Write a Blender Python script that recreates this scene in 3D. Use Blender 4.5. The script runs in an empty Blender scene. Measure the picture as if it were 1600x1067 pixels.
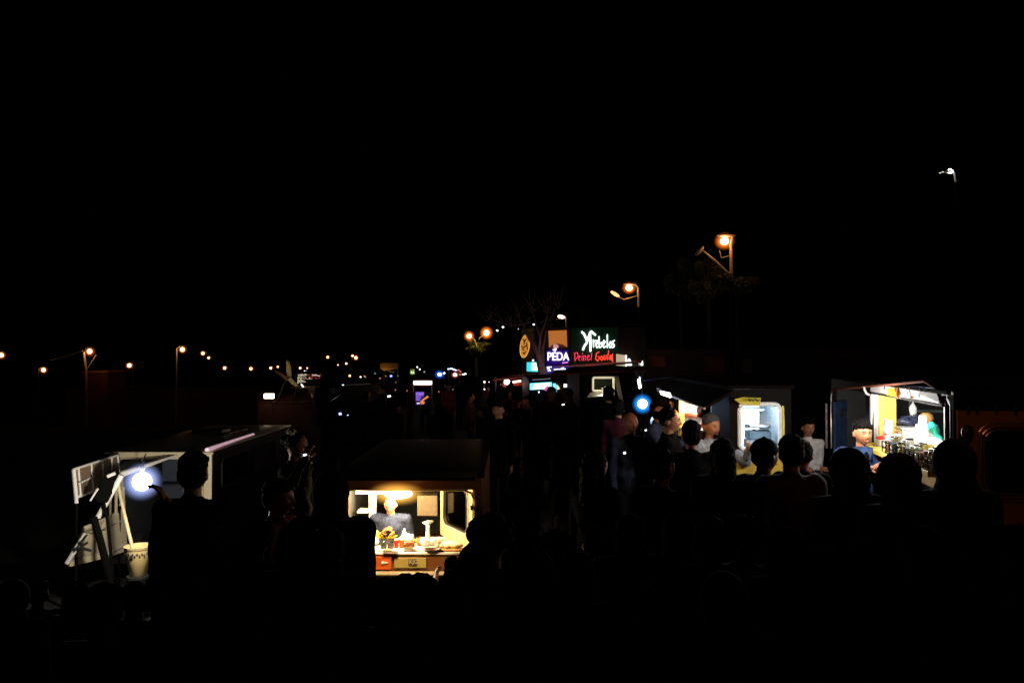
import bpy, bmesh, math, random
from mathutils import Vector as V, Matrix, noise
R = math.radians
random.seed(7)
SC = bpy.context.scene
COL = SC.collection
# ---------------- camera, world, exposure ----------------
F = 1244.0; CX = 800.0; CY = 533.5; H = 2.65; HOR = 548.0
PITCH = math.atan((HOR-CY)/F)
cam = bpy.data.cameras.new('camera'); camo = bpy.data.objects.new('camera', cam); COL.objects.link(camo)
camo.location = (0, 0, H); camo.rotation_euler = (R(90)+PITCH, 0, 0)
cam.sensor_width = 36; cam.lens = 36*F/1600; cam.clip_end = 3000; cam.clip_start = .05
SC.camera = camo
w = bpy.data.worlds.new('World'); SC.world = w; w.use_nodes = True
nt = w.node_tree; bg = nt.nodes['Background']
sky = nt.nodes.new('ShaderNodeTexSky'); sky.sky_type = 'NISHITA'; sky.sun_disc = False
sky.sun_elevation = R(-4); sky.sun_rotation = R(200)
nt.links.new(sky.outputs[0], bg.inputs[0]); bg.inputs[1].default_value = 0.00004
SC.view_settings.view_transform = 'Standard'; SC.view_settings.look = 'None'
SC.view_settings.exposure = 0; SC.view_settings.gamma = 1
SC.cycles.max_bounces = 5; SC.cycles.transparent_max_bounces = 12
SC.cycles.sample_clamp_indirect = 3; SC.cycles.use_denoising = True

def P(px, py, d):
    v = Matrix.Rotation(PITCH, 3, 'X') @ V(((px-CX)/F, 1, (CY-py)/F))
    v = v / v.y * d
    return V((v.x, d, v.z+H))
def sst(a, b, t):
    t = max(0, min(1, (t-a)/(b-a))); return t*t*(3-2*t)
def G(x, y):
    g = -.6*sst(4, 8, y)*(1-sst(14, 26, y))*(1-sst(.9, 2.6, x))
    g += .12*sst(2, 3.4, x)*sst(4, 6, y)
    g -= 5.2*sst(26, 62, y)*(1-sst(-14, -3, x))
    return g
# ---------------- materials ----------------
MC = {}
def mat(name, col, rough=.6, emit=None, es=0, metal=0, var=.12, scale=12, bump=0, alpha=None, spec=.5):
    if name in MC: return MC[name]
    m = bpy.data.materials.new(name); m.use_nodes = True; t = m.node_tree; b = t.nodes['Principled BSDF']
    b.inputs['Roughness'].default_value = rough; b.inputs['Metallic'].default_value = metal
    b.inputs['Specular IOR Level'].default_value = spec
    tc = t.nodes.new('ShaderNodeTexCoord'); n = t.nodes.new('ShaderNodeTexNoise'); n.inputs['Scale'].default_value = scale; n.inputs['Detail'].default_value = 5
    t.links.new(tc.outputs['Object'], n.inputs['Vector'])
    r = t.nodes.new('ShaderNodeValToRGB'); r.color_ramp.elements[0].position = .3; r.color_ramp.elements[1].position = .7
    r.color_ramp.elements[0].color = tuple(c*(1-var) for c in col)+(1,); r.color_ramp.elements[1].color = tuple(min(1, c*(1+var)) for c in col)+(1,)
    t.links.new(n.outputs['Fac'], r.inputs[0]); t.links.new(r.outputs[0], b.inputs['Base Color'])
    if bump:
        bp = t.nodes.new('ShaderNodeBump'); bp.inputs['Strength'].default_value = bump; bp.inputs['Distance'].default_value = .02
        t.links.new(n.outputs['Fac'], bp.inputs['Height']); t.links.new(bp.outputs[0], b.inputs['Normal'])
    if emit:
        b.inputs['Emission Color'].default_value = tuple(emit)+(1,); b.inputs['Emission Strength'].default_value = es
    if alpha is not None: b.inputs['Alpha'].default_value = alpha
    MC[name] = m; return m
def glass(name, col=(.9, .95, 1), mix=.12):
    if name in MC: return MC[name]
    m = bpy.data.materials.new(name); m.use_nodes = True; t = m.node_tree; t.nodes.clear()
    o = t.nodes.new('ShaderNodeOutputMaterial'); a = t.nodes.new('ShaderNodeBsdfTransparent'); g = t.nodes.new('ShaderNodeBsdfGlossy')
    g.inputs['Roughness'].default_value = .06; a.inputs[0].default_value = tuple(col)+(1,)
    x = t.nodes.new('ShaderNodeMixShader'); x.inputs[0].default_value = mix
    t.links.new(a.outputs[0], x.inputs[1]); t.links.new(g.outputs[0], x.inputs[2]); t.links.new(x.outputs[0], o.inputs[0])
    MC[name] = m; return m
def halo_mat(name, col, es):      # halo round a lamp, its bloom painted as an emissive volume
    if name in MC: return MC[name]
    m = bpy.data.materials.new(name); m.use_nodes = True; t = m.node_tree; t.nodes.clear()
    o = t.nodes.new('ShaderNodeOutputMaterial'); e = t.nodes.new('ShaderNodeEmission')
    e.inputs[0].default_value = tuple(col)+(1,); e.inputs[1].default_value = es
    tc = t.nodes.new('ShaderNodeTexCoord'); mp = t.nodes.new('ShaderNodeMapping'); mp.inputs['Location'].default_value = (-1, -1, -1); mp.inputs['Scale'].default_value = (2, 2, 2)
    gr = t.nodes.new('ShaderNodeTexGradient'); gr.gradient_type = 'SPHERICAL'; pw = t.nodes.new('ShaderNodeMath'); pw.operation = 'POWER'; pw.inputs[1].default_value = 1.8
    mu = t.nodes.new('ShaderNodeMath'); mu.operation = 'MULTIPLY'; mu.inputs[1].default_value = es*2.6
    t.links.new(tc.outputs['Generated'], mp.inputs[0]); t.links.new(mp.outputs[0], gr.inputs[0]); t.links.new(gr.outputs['Fac'], pw.inputs[0]); t.links.new(pw.outputs[0], mu.inputs[0]); t.links.new(mu.outputs[0], e.inputs[1])
    t.links.new(e.outputs[0], o.inputs['Volume']); MC[name] = m; return m
def glow(name, col, es): return mat(name, (.5, .5, .5), .5, col, es)
M = lambda n: MC[n]
mat('asphalt', (.018, .017, .017), .85, var=.35, scale=3, bump=.4)
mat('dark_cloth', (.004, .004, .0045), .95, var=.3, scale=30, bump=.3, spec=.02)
mat('flat_black', (.003, .003, .003), .95, spec=.05)
mat('unlit_dark', (.006, .004, .003), .6, spec=.15)  # near black for parts left unlit, shade put into the colour
mat('label_olive', (.4, .36, .2), .6)
mat('navy_cloth', (.022, .03, .065), .9, var=.3, scale=30, bump=.3, spec=.15)
mat('blue_shirt', (.016, .032, .085), .85, var=.3, scale=25, bump=.4, spec=.2)
mat('grey_knit', (.3, .34, .4), .9, var=.35, scale=45, bump=.6, spec=.2)
mat('white_cloth', (.7, .68, .68), .85, var=.1, scale=20, bump=.2, spec=.2)
mat('maroon_cloth', (.10, .012, .012), .9, var=.3, scale=20, bump=.3, spec=.15)
mat('pink_cloth', (.035, .003, .006), .9, var=.2, scale=20, bump=.3, spec=.15)
mat('brown_cloth', (.05, .025, .012), .9, var=.3, scale=20, bump=.3, spec=.15)
mat('trouser_cloth', (.008, .009, .013), .9, var=.3, scale=20, bump=.3, spec=.1)
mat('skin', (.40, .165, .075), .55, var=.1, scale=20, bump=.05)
mat('skin_shade', (.012, .005, .003), .9, var=.1, spec=.03)  # darkened skin for the crowd in shade
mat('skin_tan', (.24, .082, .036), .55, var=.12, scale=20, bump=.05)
mat('hair', (.003, .0022, .002), .8, var=.5, scale=60, bump=.8, spec=.06); mat('hair_shade', (.0012, .001, .001), .95, var=.5, scale=60, bump=.5, spec=.01)  # second hair is a darkened copy for the crowd in shade
mat('shoe', (.01, .01, .01), .5)
mat('steel', (.35, .35, .36), .3, metal=1, var=.15)
mat('dark_steel', (.02, .02, .022), .45, var=.3)
mat('white_paint', (.72, .70, .66), .35, var=.06, scale=3)
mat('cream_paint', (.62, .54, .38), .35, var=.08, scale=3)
mat('yellow_paint', (.62, .42, .05), .4, var=.1, scale=3)
mat('brown_paint', (.18, .07, .025), .3, var=.12, scale=3)
mat('black_rubber', (.012, .012, .012), .8)
mat('dark_interior', (.03, .034, .04), .7, var=.2)
mat('pale_interior', (.55, .55, .52), .6, var=.1)
mat('white_plastic', (.8, .8, .78), .35, var=.05)
mat('red_plastic', (.5, .03, .015), .35, var=.1)
mat('orange_plastic', (.75, .16, .02), .3, var=.1)
mat('yellow_plastic', (.75, .55, .03), .35, var=.15)
mat('teal_cloth', (.02, .42, .36), .8, var=.15, bump=.4)
mat('dark_plastic', (.03, .035, .05), .4, var=.4, scale=25, bump=.8)
mat('bread', (.5, .26, .08), .7, var=.25, scale=30, bump=.4)
mat('wood', (.16, .08, .035), .6, var=.3, scale=6, bump=.2)
mat('bark', (.16, .11, .09), .85, var=.4, scale=14, bump=.8)
mat('leaf', (.07, .085, .03), .6, var=.4, scale=4)
mat('galvanised', (.42, .40, .38), .45, metal=.3, var=.15)
mat('concrete', (.06, .035, .028), .8, var=.3, scale=2, bump=.3)
mat('awning_cloth', (.004, .003, .0025), .95, spec=.03, var=.3, scale=6)
mat('red_awning', (.3, .06, .035), .8, var=.3, scale=6)
mat('tan_board', (.34, .27, .2), .7, var=.2, scale=8)
mat('green_board', (.004, .03, .012), .8, (.0, .04, .012), .09, var=.3)
glass('glass'); glass('jar_glass', (.92, .95, .95), .22)
glass('dark_glass', (.12, .12, .14), .25)
# ---------------- mesh builder ----------------
TS = bpy.data.scenes.new('workshop')      # empty side scene used only to bake modifiers quickly
def bake(o):
    TS.collection.objects.link(o)
    with bpy.context.temp_override(scene=TS, view_layer=TS.view_layers[0]): dg = bpy.context.evaluated_depsgraph_get()
    me = bpy.data.meshes.new_from_object(o.evaluated_get(dg)); bpy.data.objects.remove(o); return me
class MB:
    def __init__(s): s.bm = bmesh.new()
    def _m(s, T, vs):
        for v in vs: v.co = T @ v.co
    def box(s, c, size, rot=None):
        r = bmesh.ops.create_cube(s.bm, size=1)['verts']
        T = Matrix.Translation(c) @ ((rot.to_4x4()) if rot else Matrix()) @ Matrix.Diagonal((*size, 1))
        s._m(T, r); return s
    def ell(s, c, r, rot=None, seg=16):
        if not hasattr(r, '__len__'): r = (r, r, r)
        vs = bmesh.ops.create_uvsphere(s.bm, u_segments=seg, v_segments=max(6, seg*2//3), radius=1)['verts']
        s._m(Matrix.Translation(c) @ ((rot.to_4x4()) if rot else Matrix()) @ Matrix.Diagonal((*r, 1)), vs); return s
    def panel(s, pts, t=.03):
        pts = [V(p) for p in pts]; n = (pts[1]-pts[0]).cross(pts[2]-pts[0]).normalized()*t/2
        a = [s.bm.verts.new(p+n) for p in pts]; b = [s.bm.verts.new(p-n) for p in pts]; k = len(pts)
        s.bm.faces.new(a); s.bm.faces.new(b[::-1])
        for i in range(k): s.bm.faces.new((a[i], b[i], b[(i+1) % k], a[(i+1) % k]))
        return s
    def tube(s, pts, r, n=8, r2=None, closed=False):
        pts = [V(p) for p in pts]; k = len(pts); rings = []
        for i, p in enumerate(pts):
            if closed: d = pts[(i+1) % k]-pts[i-1]
            else: d = pts[min(i+1, k-1)]-pts[max(i-1, 0)]
            if d.length < 1e-7: d = V((0, 0, 1))
            d.normalize(); up = V((0, 0, 1)) if abs(d.z) < .9 else V((1, 0, 0))
            a = d.cross(up).normalized(); b = d.cross(a)
            rr = r if r2 is None else r+(r2-r)*i/(k-1)
            rings.append([s.bm.verts.new(p+a*rr*math.cos(6.2832*j/n)+b*rr*math.sin(6.2832*j/n)) for j in range(n)])
        for i in range(k if closed else k-1):
            A = rings[i]; B = rings[(i+1) % k]
            for j in range(n): s.bm.faces.new((A[j], A[(j+1) % n], B[(j+1) % n], B[j]))
        if not closed: s.bm.faces.new(rings[0][::-1]); s.bm.faces.new(rings[-1])
        return s
    def cap(s, a, b, ra, rb, n=10):
        a = V(a); b = V(b); s.tube([a, b], ra, n, rb); s.ell(a, ra, seg=n); s.ell(b, rb, seg=n); return s
    def lathe(s, prof, c=(0, 0, 0), n=16, sx=1, sy=1):
        c = V(c); rings = [[s.bm.verts.new(c+V((r*sx*math.cos(6.2832*j/n), r*sy*math.sin(6.2832*j/n), z))) for j in range(n)] for r, z in prof]
        for A, B in zip(rings, rings[1:]):
            for j in range(n): s.bm.faces.new((A[j], A[(j+1) % n], B[(j+1) % n], B[j]))
        s.bm.faces.new(rings[0][::-1]); s.bm.faces.new(rings[-1]); return s
    def mesh(s, name, smooth=True, remesh=0, smoothit=0, disp=0, dscale=20):
        bmesh.ops.recalc_face_normals(s.bm, faces=s.bm.faces)
        me = bpy.data.meshes.new(name); s.bm.to_mesh(me); s.bm.free()
        if remesh:
            o = bpy.data.objects.new('tmp', me)
            md = o.modifiers.new('r', 'REMESH'); md.mode = 'VOXEL'; md.voxel_size = remesh
            if smoothit: sm = o.modifiers.new('s', 'SMOOTH'); sm.iterations = smoothit; sm.factor = .5
            m2 = bake(o); bpy.data.meshes.remove(me); me = m2; me.name = name
        if disp:
            ns = [v.normal.copy() for v in me.vertices]; cs = [v.co.copy() for v in me.vertices]; out = []
            for c, n in zip(cs, ns): out.extend(c+n*disp*noise.noise(c*dscale))
            me.vertices.foreach_set('co', out); me.update()
        if smooth:
            me.polygons.foreach_set('use_smooth', [True]*len(me.polygons))
        return me
class Thing:
    def __init__(s, name, label, cat, base=(0, 0, 0), group=None, kind=None, rz=0):
        s.o = bpy.data.objects.new(name, None); COL.objects.link(s.o); s.o.location = base; s.o.rotation_euler.z = rz
        s.o.empty_display_size = .1
        s.o['label'] = label; s.o['category'] = cat
        if group: s.o['group'] = group
        s.inv = (Matrix.Translation(base) @ Matrix.Rotation(rz, 4, 'Z')).inverted()
    def part(s, name, mb, m, parent=None, smooth=False, local=False, bevel=0, label=None, **k):
        me = mb.mesh(name, smooth, **k) if isinstance(mb, MB) else mb
        if not local: me.transform(s.inv)
        if not me.materials: me.materials.append(MC[m] if isinstance(m, str) else m)
        o = bpy.data.objects.new(name, me); COL.objects.link(o); o.parent = parent or s.o
        if label: o['label'] = label
        if bevel:
            b = o.modifiers.new('bevel', 'BEVEL'); b.width = bevel; b.segments = 2; b.limit_method = 'ANGLE'; b.angle_limit = .9
        if smooth and not k.get('remesh'):
            e = o.modifiers.new('edge', 'EDGE_SPLIT'); e.split_angle = R(42)
        return o
    def light(s, loc, col, e, r=.05, parent=None, spot=None):
        l = bpy.data.lights.new('lamp_or_fill_light', 'SPOT' if spot else 'POINT'); l.energy = e; l.color = col; l.shadow_soft_size = r
        o = bpy.data.objects.new('lamp_or_fill_light', l); COL.objects.link(o); o.parent = s.o; o.location = s.inv @ V(loc)
        if spot:
            l.spot_size = R(spot[1]); l.spot_blend = .5
            q = (V(spot[0])-V(loc)).to_track_quat('-Z', 'Y').to_euler(); o.rotation_euler = q
        return o
def single(name, mb, m, label, cat, base, group=None, smooth=True, bevel=0, kind=None, **k):
    me = mb.mesh(name, smooth, **k); me.transform(Matrix.Translation(-V(base))); me.materials.append(MC[m] if isinstance(m, str) else m)
    o = bpy.data.objects.new(name, me); COL.objects.link(o); o.location = base
    if kind: o['kind'] = kind
    if label: o['label'] = label; o['category'] = cat
    if group: o['group'] = group
    if bevel: b = o.modifiers.new('bevel', 'BEVEL'); b.width = bevel; b.segments = 2; b.limit_method = 'ANGLE'
    if smooth and not k.get('remesh'): e = o.modifiers.new('edge', 'EDGE_SPLIT'); e.split_angle = R(42)
    return o
def text_mesh(txt, p0, u, v, size, ext=.004):
    c = bpy.data.curves.new('t', 'FONT'); c.body = txt; c.size = 1; c.extrude = ext/size; c.align_x = 'CENTER'; c.align_y = 'CENTER'; c.offset = .01
    me = bake(bpy.data.objects.new('t', c))
    u = V(u); v = V(v); n = u.cross(v).normalized()
    T = Matrix((u*size, v*size, n*size)).transposed().to_4x4(); me.transform(Matrix.Translation(p0) @ T); return me
class Fr:   # wall frame: s along the wall, o outwards, h up
    def __init__(f, O, u):
        f.O = V(O); f.u = V((u[0], u[1], 0)).normalized(); f.n = V((f.u.y, -f.u.x, 0))
    def __call__(f, s, o, h): return V((f.O.x, f.O.y, 0))+f.u*s+f.n*o+V((0, 0, h))
    def rot(f): return Matrix((f.u, -f.n, V((0, 0, 1)))).transposed()
def fbox(mb, f, s0, s1, o0, o1, h0, h1):
    mb.box(f((s0+s1)/2, (o0+o1)/2, (h0+h1)/2), (abs(s1-s0), abs(o1-o0), abs(h1-h0)), f.rot()); return mb
def wall(mb, f, s0, s1, h0, h1, holes, o0=-.04, o1=0):
    xs = sorted({s0, s1}|{v for a in holes for v in a[:2]}); hs = sorted({h0, h1}|{v for a in holes for v in a[2:]})
    for a, b in zip(xs, xs[1:]):
        run = None
        for c, d in zip(hs, hs[1:]):
            m = ((a+b)/2, (c+d)/2)
            if any(q[0] < m[0] < q[1] and q[2] < m[1] < q[3] for q in holes):
                if run: fbox(mb, f, a, b, o0, o1, run[0], run[1]); run = None
            else: run = (run[0], d) if run else (c, d)
        if run: fbox(mb, f, a, b, o0, o1, run[0], run[1])
    return mb
def rrect(s0, s1, h0, h1, r, n=6):
    pts = []
    for cx, cy, a0 in ((s1-r, h1-r, 0), (s0+r, h1-r, 90), (s0+r, h0+r, 180), (s1-r, h0+r, 270)):
        for i in range(n+1):
            a = R(a0+90*i/n); pts.append((cx+r*math.cos(a), cy+r*math.sin(a)))
    return pts
def rring(mb, f, s0, s1, h0, h1, r, o0, o1):    # fills the corners between a square hole and its rounded opening
    e = .002
    inn = rrect(s0+e, s1-e, h0+e, h1-e, r); cs = [(s1, h1), (s0, h1), (s0, h0), (s1, h0)]
    for q in range(4):
        seg = inn[q*7:q*7+7]; c = cs[q]
        mb.panel([f(*_p) for _p in [(c[0], (o0+o1)/2, c[1])]+[(a, (o0+o1)/2, b) for a, b in seg]], abs(o1-o0))
    return mb
def ringtube(f, s0, s1, h0, h1, r, o, rad): return MB().tube([f(a, o, b) for a, b in rrect(s0, s1, h0, h1, r)], rad, 8, closed=True)
def wheel(T, c, f, r=.32):
    ax = f.n; q = ax.to_track_quat('Z', 'Y').to_matrix()
    def L(prof):
        m = MB(); m.lathe(prof, (0, 0, 0), 24); m._m(Matrix.Translation(c) @ q.to_4x4(), m.bm.verts); return m
    w_ = T.part('wheel', L([(r*.62, -.09), (r*.93, -.1), (r, -.06), (r, .06), (r*.93, .1), (r*.62, .09)]), 'black_rubber', smooth=True)
    T.part('rim', L([(.03, -.06), (r*.6, -.085), (r*.6, .095), (r*.5, .06), (.08, .09)]), 'steel', w_, smooth=True)
def van(T, f, L, D, g, h0, h1, holes, body, inner='dark_interior', roofm=None, crown=.09, wheels=True):
    """hollow van body: serving wall at o=0, depth D behind it"""
    T.part('side_panel', wall(MB(), f, 0, L, h0, h1, holes), body)
    b = MB(); fbox(b, f, 0, L, -D, -D+.04, h0, h1); fbox(b, f, 0, .04, -D+.04, -.04, h0, h1); fbox(b, f, L-.04, L, -D+.04, -.04, h0, h1)
    fbox(b, f, .04, L-.04, -D+.04, -.04, h0, h0+.05)
    T.part('body', b, body, bevel=.01)
    li = MB(); fbox(li, f, .045, L-.045, -D+.045, -D+.06, h0+.06, h1-.02); fbox(li, f, .045, .06, -D+.065, -.05, h0+.06, h1-.02); fbox(li, f, L-.06, L-.045, -D+.065, -.05, h0+.06, h1-.02)
    T.part('lining', li, inner)
    rm = MB(); N = 14; cs = []
    for i in range(N+1):
        t = i/N; cs.append((.03-(D+.06)*t, h1+crown*math.sin(math.pi*t)**.5))
    sec = cs+[(-D-.03, h1+.002), (.03, h1+.002)][::1]
    K = 10
    rings = []
    for k in range(K+1):
        t = k/K; sc = 1 if 0 < k < K else .35
        rings.append([f(-.03+(L+.06)*t, o, h1+.003+(h-h1)*sc) for o, h in cs])
    vs = [[rm.bm.verts.new(p) for p in r] for r in rings]
    bt = [[rm.bm.verts.new(f(-.03+(L+.06)*(k/K), o, h1+.003-.0)) for o, h in (cs[0], cs[-1])] for k in range(K+1)]
    for k in range(K):
        for i in range(N): rm.bm.faces.new((vs[k][i], vs[k][i+1], vs[k+1][i+1], vs[k+1][i]))
    rm.bm.faces.new(vs[0]); rm.bm.faces.new(vs[K])
    rm.bm.faces.new([vs[k][0] for k in range(K+1)]+[vs[k][N] for k in range(K, -1, -1)])
    for row in bt:
        for v in row: rm.bm.verts.remove(v)
    T.part('roof', rm, roofm or body, smooth=True)
    gt = MB(); gt.tube([f(-.04, .045, h1-.01), f(L+.04, .045, h1-.01)], .018)
    T.part('rain_gutter', gt, roofm or body, smooth=True)
    if wheels:
        for s in (L*.2, L*.8):
            for o in (-.12, -D+.12): wheel(T, f(s, o, g+.32), f)
# ---------------- ground ----------------
def ground():
    m = MB(); xs = [-900, -300, -120, -60]+[-40+i*2 for i in range(15)]+[-10+i*.5 for i in range(44)]+[12+2*i for i in range(10)]+[40, 70, 150, 400, 900]
    ys = [-30, -8]+[i*.5 for i in range(56)]+[28+i*2 for i in range(20)]+[80, 120, 250, 600, 1500]
    g = [[m.bm.verts.new((x, y, G(x, y))) for x in xs] for y in ys]
    for a, b in zip(g, g[1:]):
        for i in range(len(xs)-1): m.bm.faces.new((a[i], a[i+1], b[i+1], b[i]))
    single('ground', m, 'asphalt', None, None, (0, 0, 0), kind='structure')
ground()
# ---------------- people ----------------
def head_mb(s=1):
    m = MB(); bm = m.bm; nu, nv = 40, 30; rows = []
    for j in range(nv+1):
        ph = math.pi*j/nv; row = []
        for i in range(nu):
            th = 2*math.pi*i/nu; d = V((math.sin(ph)*math.sin(th), -math.sin(ph)*math.cos(th), math.cos(ph)))
            x, y, z = d; fr = max(0, -y)
            r = V((x*.078, y*.098, z*.118))
            if z < 0: r.x *= 1-.30*(-z)**1.3; r.y *= 1-.10*(-z)
            if y > 0 and z < -.2: r.y *= 1-.35*(-z-.2)
            r.x *= 1+.06*max(0, y)
            ga = lambda a, b, sa, sb: math.exp(-((x-a)/sa)**2-((z-b)/sb)**2)*(1 if y < 0 else 0)
            o = .024*ga(0, -.22, .13, .16)+.012*ga(0, -.02, .09, .2)-.012*(ga(.36, .06, .17, .12)+ga(-.36, .06, .17, .12))
            o += .006*(ga(.3, .24, .3, .08)+ga(-.3, .24, .3, .08))+.009*ga(0, -.50, .2, .07)-.005*ga(0, -.56, .22, .03)+.012*ga(0, -.85, .25, .16)+.004*(ga(.5, -.2, .2, .2)+ga(-.5, -.2, .2, .2))
            r.y -= o
            row.append(bm.verts.new(r))
            if j in (0, nv): break
        rows.append(row)
    for a, b in zip(rows, rows[1:]):
        for i in range(nu):
            if len(a) == 1: bm.faces.new((a[0], b[i], b[(i+1) % nu]))
            elif len(b) == 1: bm.faces.new((a[i], b[0], a[(i+1) % nu]))
            else: bm.faces.new((a[i], b[i], b[(i+1) % nu], a[(i+1) % nu]))
    for sx in (-1, 1): m.ell((sx*.079, .012, -.012), (.012, .02, .033), seg=10)
    return m
def hand(m, w, d, side, curl=.5, s=1, palm=None):
    """w wrist, d direction, fingers curled towards palm side"""
    d = d.normalized(); pn = (palm or V((0, 0, -1))); pn = (pn-d*pn.dot(d))
    pn = pn.normalized() if pn.length > .1 else V((0, -1, 0)); a = d.cross(pn).normalized()*side
    rot = Matrix((a, d, pn)).transposed()
    m.ell(w+d*.05*s, (.038*s, .052*s, .016*s), rot, 12); m.cap(w-d*.03, w+d*.02*s, .026*s, .027*s)
    for k, (off, ln) in enumerate(((-.028, .07), (-.009, .08), (.010, .075), (.028, .058))):
        p = w+d*.088*s+a*off*s; dd = d.copy(); r = .0088*s
        for q in range(3):
            ang = curl*(.5+.5*q); dd = (dd*math.cos(ang)+pn*math.sin(ang)).normalized()
            e = p+dd*ln*s*(.45, .32, .25)[q]; m.cap(p, e, r, r*.92, 8); p = e; r *= .92
    p = w+d*.02*s-a*.03*s; e = p+(d*.5-a*.7+pn*.3).normalized()*.042*s; m.cap(p, e, .012*s, .01*s, 8)
    m.cap(e, e+(d*.9-a*.1+pn*.4).normalized()*.034*s, .01*s, .008*s, 8)
def solve(S, T, l1, l2, bend):
    d = T-S; L = d.length
    if L > (l1+l2)*.995: T = S+d.normalized()*(l1+l2)*.995; d = T-S; L = d.length
    a = (l1*l1-l2*l2+L*L)/(2*L); h = math.sqrt(max(0, l1*l1-a*a)); u = d.normalized()
    b = bend-u*bend.dot(u); b = b.normalized() if b.length > 1e-3 else V((0, 0, -1))
    return S+u*a+b*h, T
PC = {}
def person_meshes(hands, hairstyle, fine, headrot, stocky, sleeve, lean=0, curl=.5):
    key = (tuple(tuple(round(c, 3) for c in h) for h in hands), hairstyle, fine, headrot, stocky, sleeve, lean)
    if key in PC: return PC[key]
    k = stocky; LN = V((0, -math.sin(lean), 0))
    up = lambda p: V(p)+LN*max(0, p[2]-.95)-V((0, 0, (1-math.cos(lean))*max(0, p[2]-.95)))
    hc = up((0, -.012, 1.632)); HM = Matrix.Translation(hc) @ Matrix.Rotation(headrot[0], 4, 'Z') @ Matrix.Rotation(headrot[1], 4, 'X')
    sh = [up((sx*.175*k, 0, 1.42)) for sx in (-1, 1)]
    arms = []
    for i, sx in enumerate((-1, 1)):
        e, t = solve(sh[i], V(hands[i]), .29, .26, V((sx*.5, .35, -.9))); arms.append((sh[i], e, t))
    vox = .008 if fine else .014
    # body: one continuous surface
    hm = head_mb(); hm._m(HM, hm.bm.verts); b = hm
    b.cap(up((0, .02, 1.44)), hc+V((0, .012, -.06)), .058, .05, 14)
    b.cap(up((0, .01, 1.0)), up((0, .02, 1.34)), .10, .09, 16)
    b.cap(sh[0], sh[1], .055, .055)
    for a, e, t in arms: b.cap(a, e, .046, .038); b.cap(e, t, .036, .025)
    for sx in (-1, 1):
        b.cap((sx*.08, 0, .93), (sx*.1, -.01, .5), .075, .05); b.cap((sx*.1, -.01, .5), (sx*.1, .02, .09), .048, .034); b.cap((sx*.1, .03, .045), (sx*.11, -.13, .035), .035, .03)
    body = b.mesh('body', True, remesh=vox, smoothit=2)
    hb = MB()
    for i, (a, e, t) in enumerate(arms): hand(hb, t, (t-e), (1, -1)[i], curl, palm=V((-(-1, 1)[i], 0, -.4)))
    hme = hb.mesh('h', True); bm = bmesh.new(); bm.from_mesh(body); bm.from_mesh(hme); bm.to_mesh(body); bm.free()
    body.polygons.foreach_set('use_smooth', [True]*len(body.polygons))
    c = MB()
    c.ell(up((0, .0, 1.30)), (.185*k, .135*k, .2)); c.ell(up((0, -.01, 1.08)), (.165*k, .13*k, .2)); c.cap(up((0, .0, 1.36)), up((0, .005, 1.2)), .12*k, .13*k, 16); c.ell((0, .0, .95), (.165*k, .12*k, .12))
    c.cap(sh[0], sh[1], .075*k, .075*k); c.cap(up((0, .015, 1.42)), up((0, .012, 1.475)), .082, .07)
    for a, e, t in arms:
        if sleeve: c.cap(a, e, .068*k, .055*k); c.cap(e, e+(t-e)*.93, .054*k, .04*k)
        else: c.cap(a, a+(e-a)*.75, .068*k, .06*k)
    top = c.mesh('jacket', True, remesh=.012 if fine else .02, smoothit=4, disp=.014, dscale=11)
    if ('leg', k) in PC: leg, shoe = PC[('leg', k)]
    l = MB()
    for sx in (-1, 1): l.cap((sx*.085, 0, .93), (sx*.1, -.01, .5), .095*k, .07); l.cap((sx*.1, -.01, .5), (sx*.1, .02, .09), .068, .06)
    l.cap((-.06, 0, .95), (.06, 0, .95), .115, .115)
    leg = leg if ('leg', k) in PC else l.mesh('trousers', True, remesh=.02, smoothit=3, disp=.01, dscale=9)
    s = MB()
    for sx in (-1, 1): s.ell((sx*.105, -.05, .045), (.05, .145, .045), seg=12)
    shoe = shoe if ('leg', k) in PC else s.mesh('shoes', True); PC[('leg', k)] = (leg, shoe)
    h = MB(); q = 1
    if hairstyle == 'beanie':
        h.ell((0, -.078, -.095), (.026, .022, .028), seg=12); h.cap((-.02, -.094, -.052), (.02, -.094, -.052), .005, .005, 8)
        h._m(HM, h.bm.verts); PC['beard'] = h.mesh('beard', True); h = MB()
    if hairstyle == 'bald': h = None
    elif hairstyle == 'beanie':
        h.ell((0, .022, .052), (.088, .1, .088), seg=20); h._m(Matrix.Translation((0, .02, .06)) @ Matrix.Rotation(R(-14), 4, 'X'), bmesh.ops.create_uvsphere(h.bm, u_segments=20, v_segments=10, radius=1, matrix=Matrix.Diagonal((.092, .106, .026, 1)))['verts'])
    elif hairstyle in ('cap', 'capback'):
        h.ell((0, .014, .05), (.09, .108, .085), seg=20); h.box((0, -.13, .055), (.13, .11, .008), Matrix.Rotation(R(8), 3, 'X')); h.ell((0, .025, -.01), (.083, .09, .07)); h.ell((0, .014, .14), .01)
    elif hairstyle == 'curly':
        for i in range(60):
            a = random.random()*6.28; z = random.uniform(-.5, 1); rr = math.sqrt(max(0, 1-z*z))
            if z < .35 and math.sin(a) < .05: continue
            h.ell((math.cos(a)*rr*.1, .03+math.sin(a)*rr*.1, .04+z*.09), random.uniform(.025, .04), seg=8)
        h.ell((0, .02, .04), (.085, .1, .1))
    elif hairstyle == 'big':
        h.ell((0, .03, .02), (.115, .11, .125), seg=20); h.cap((0, .06, -.02), (0, .08, -.22), .105, .1); h.cap((-.05, .05, -.1), (-.07, .06, -.28), .06, .04); h.cap((.05, .05, -.1), (.07, .06, -.28), .06, .04)
    elif hairstyle == 'long':
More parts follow.
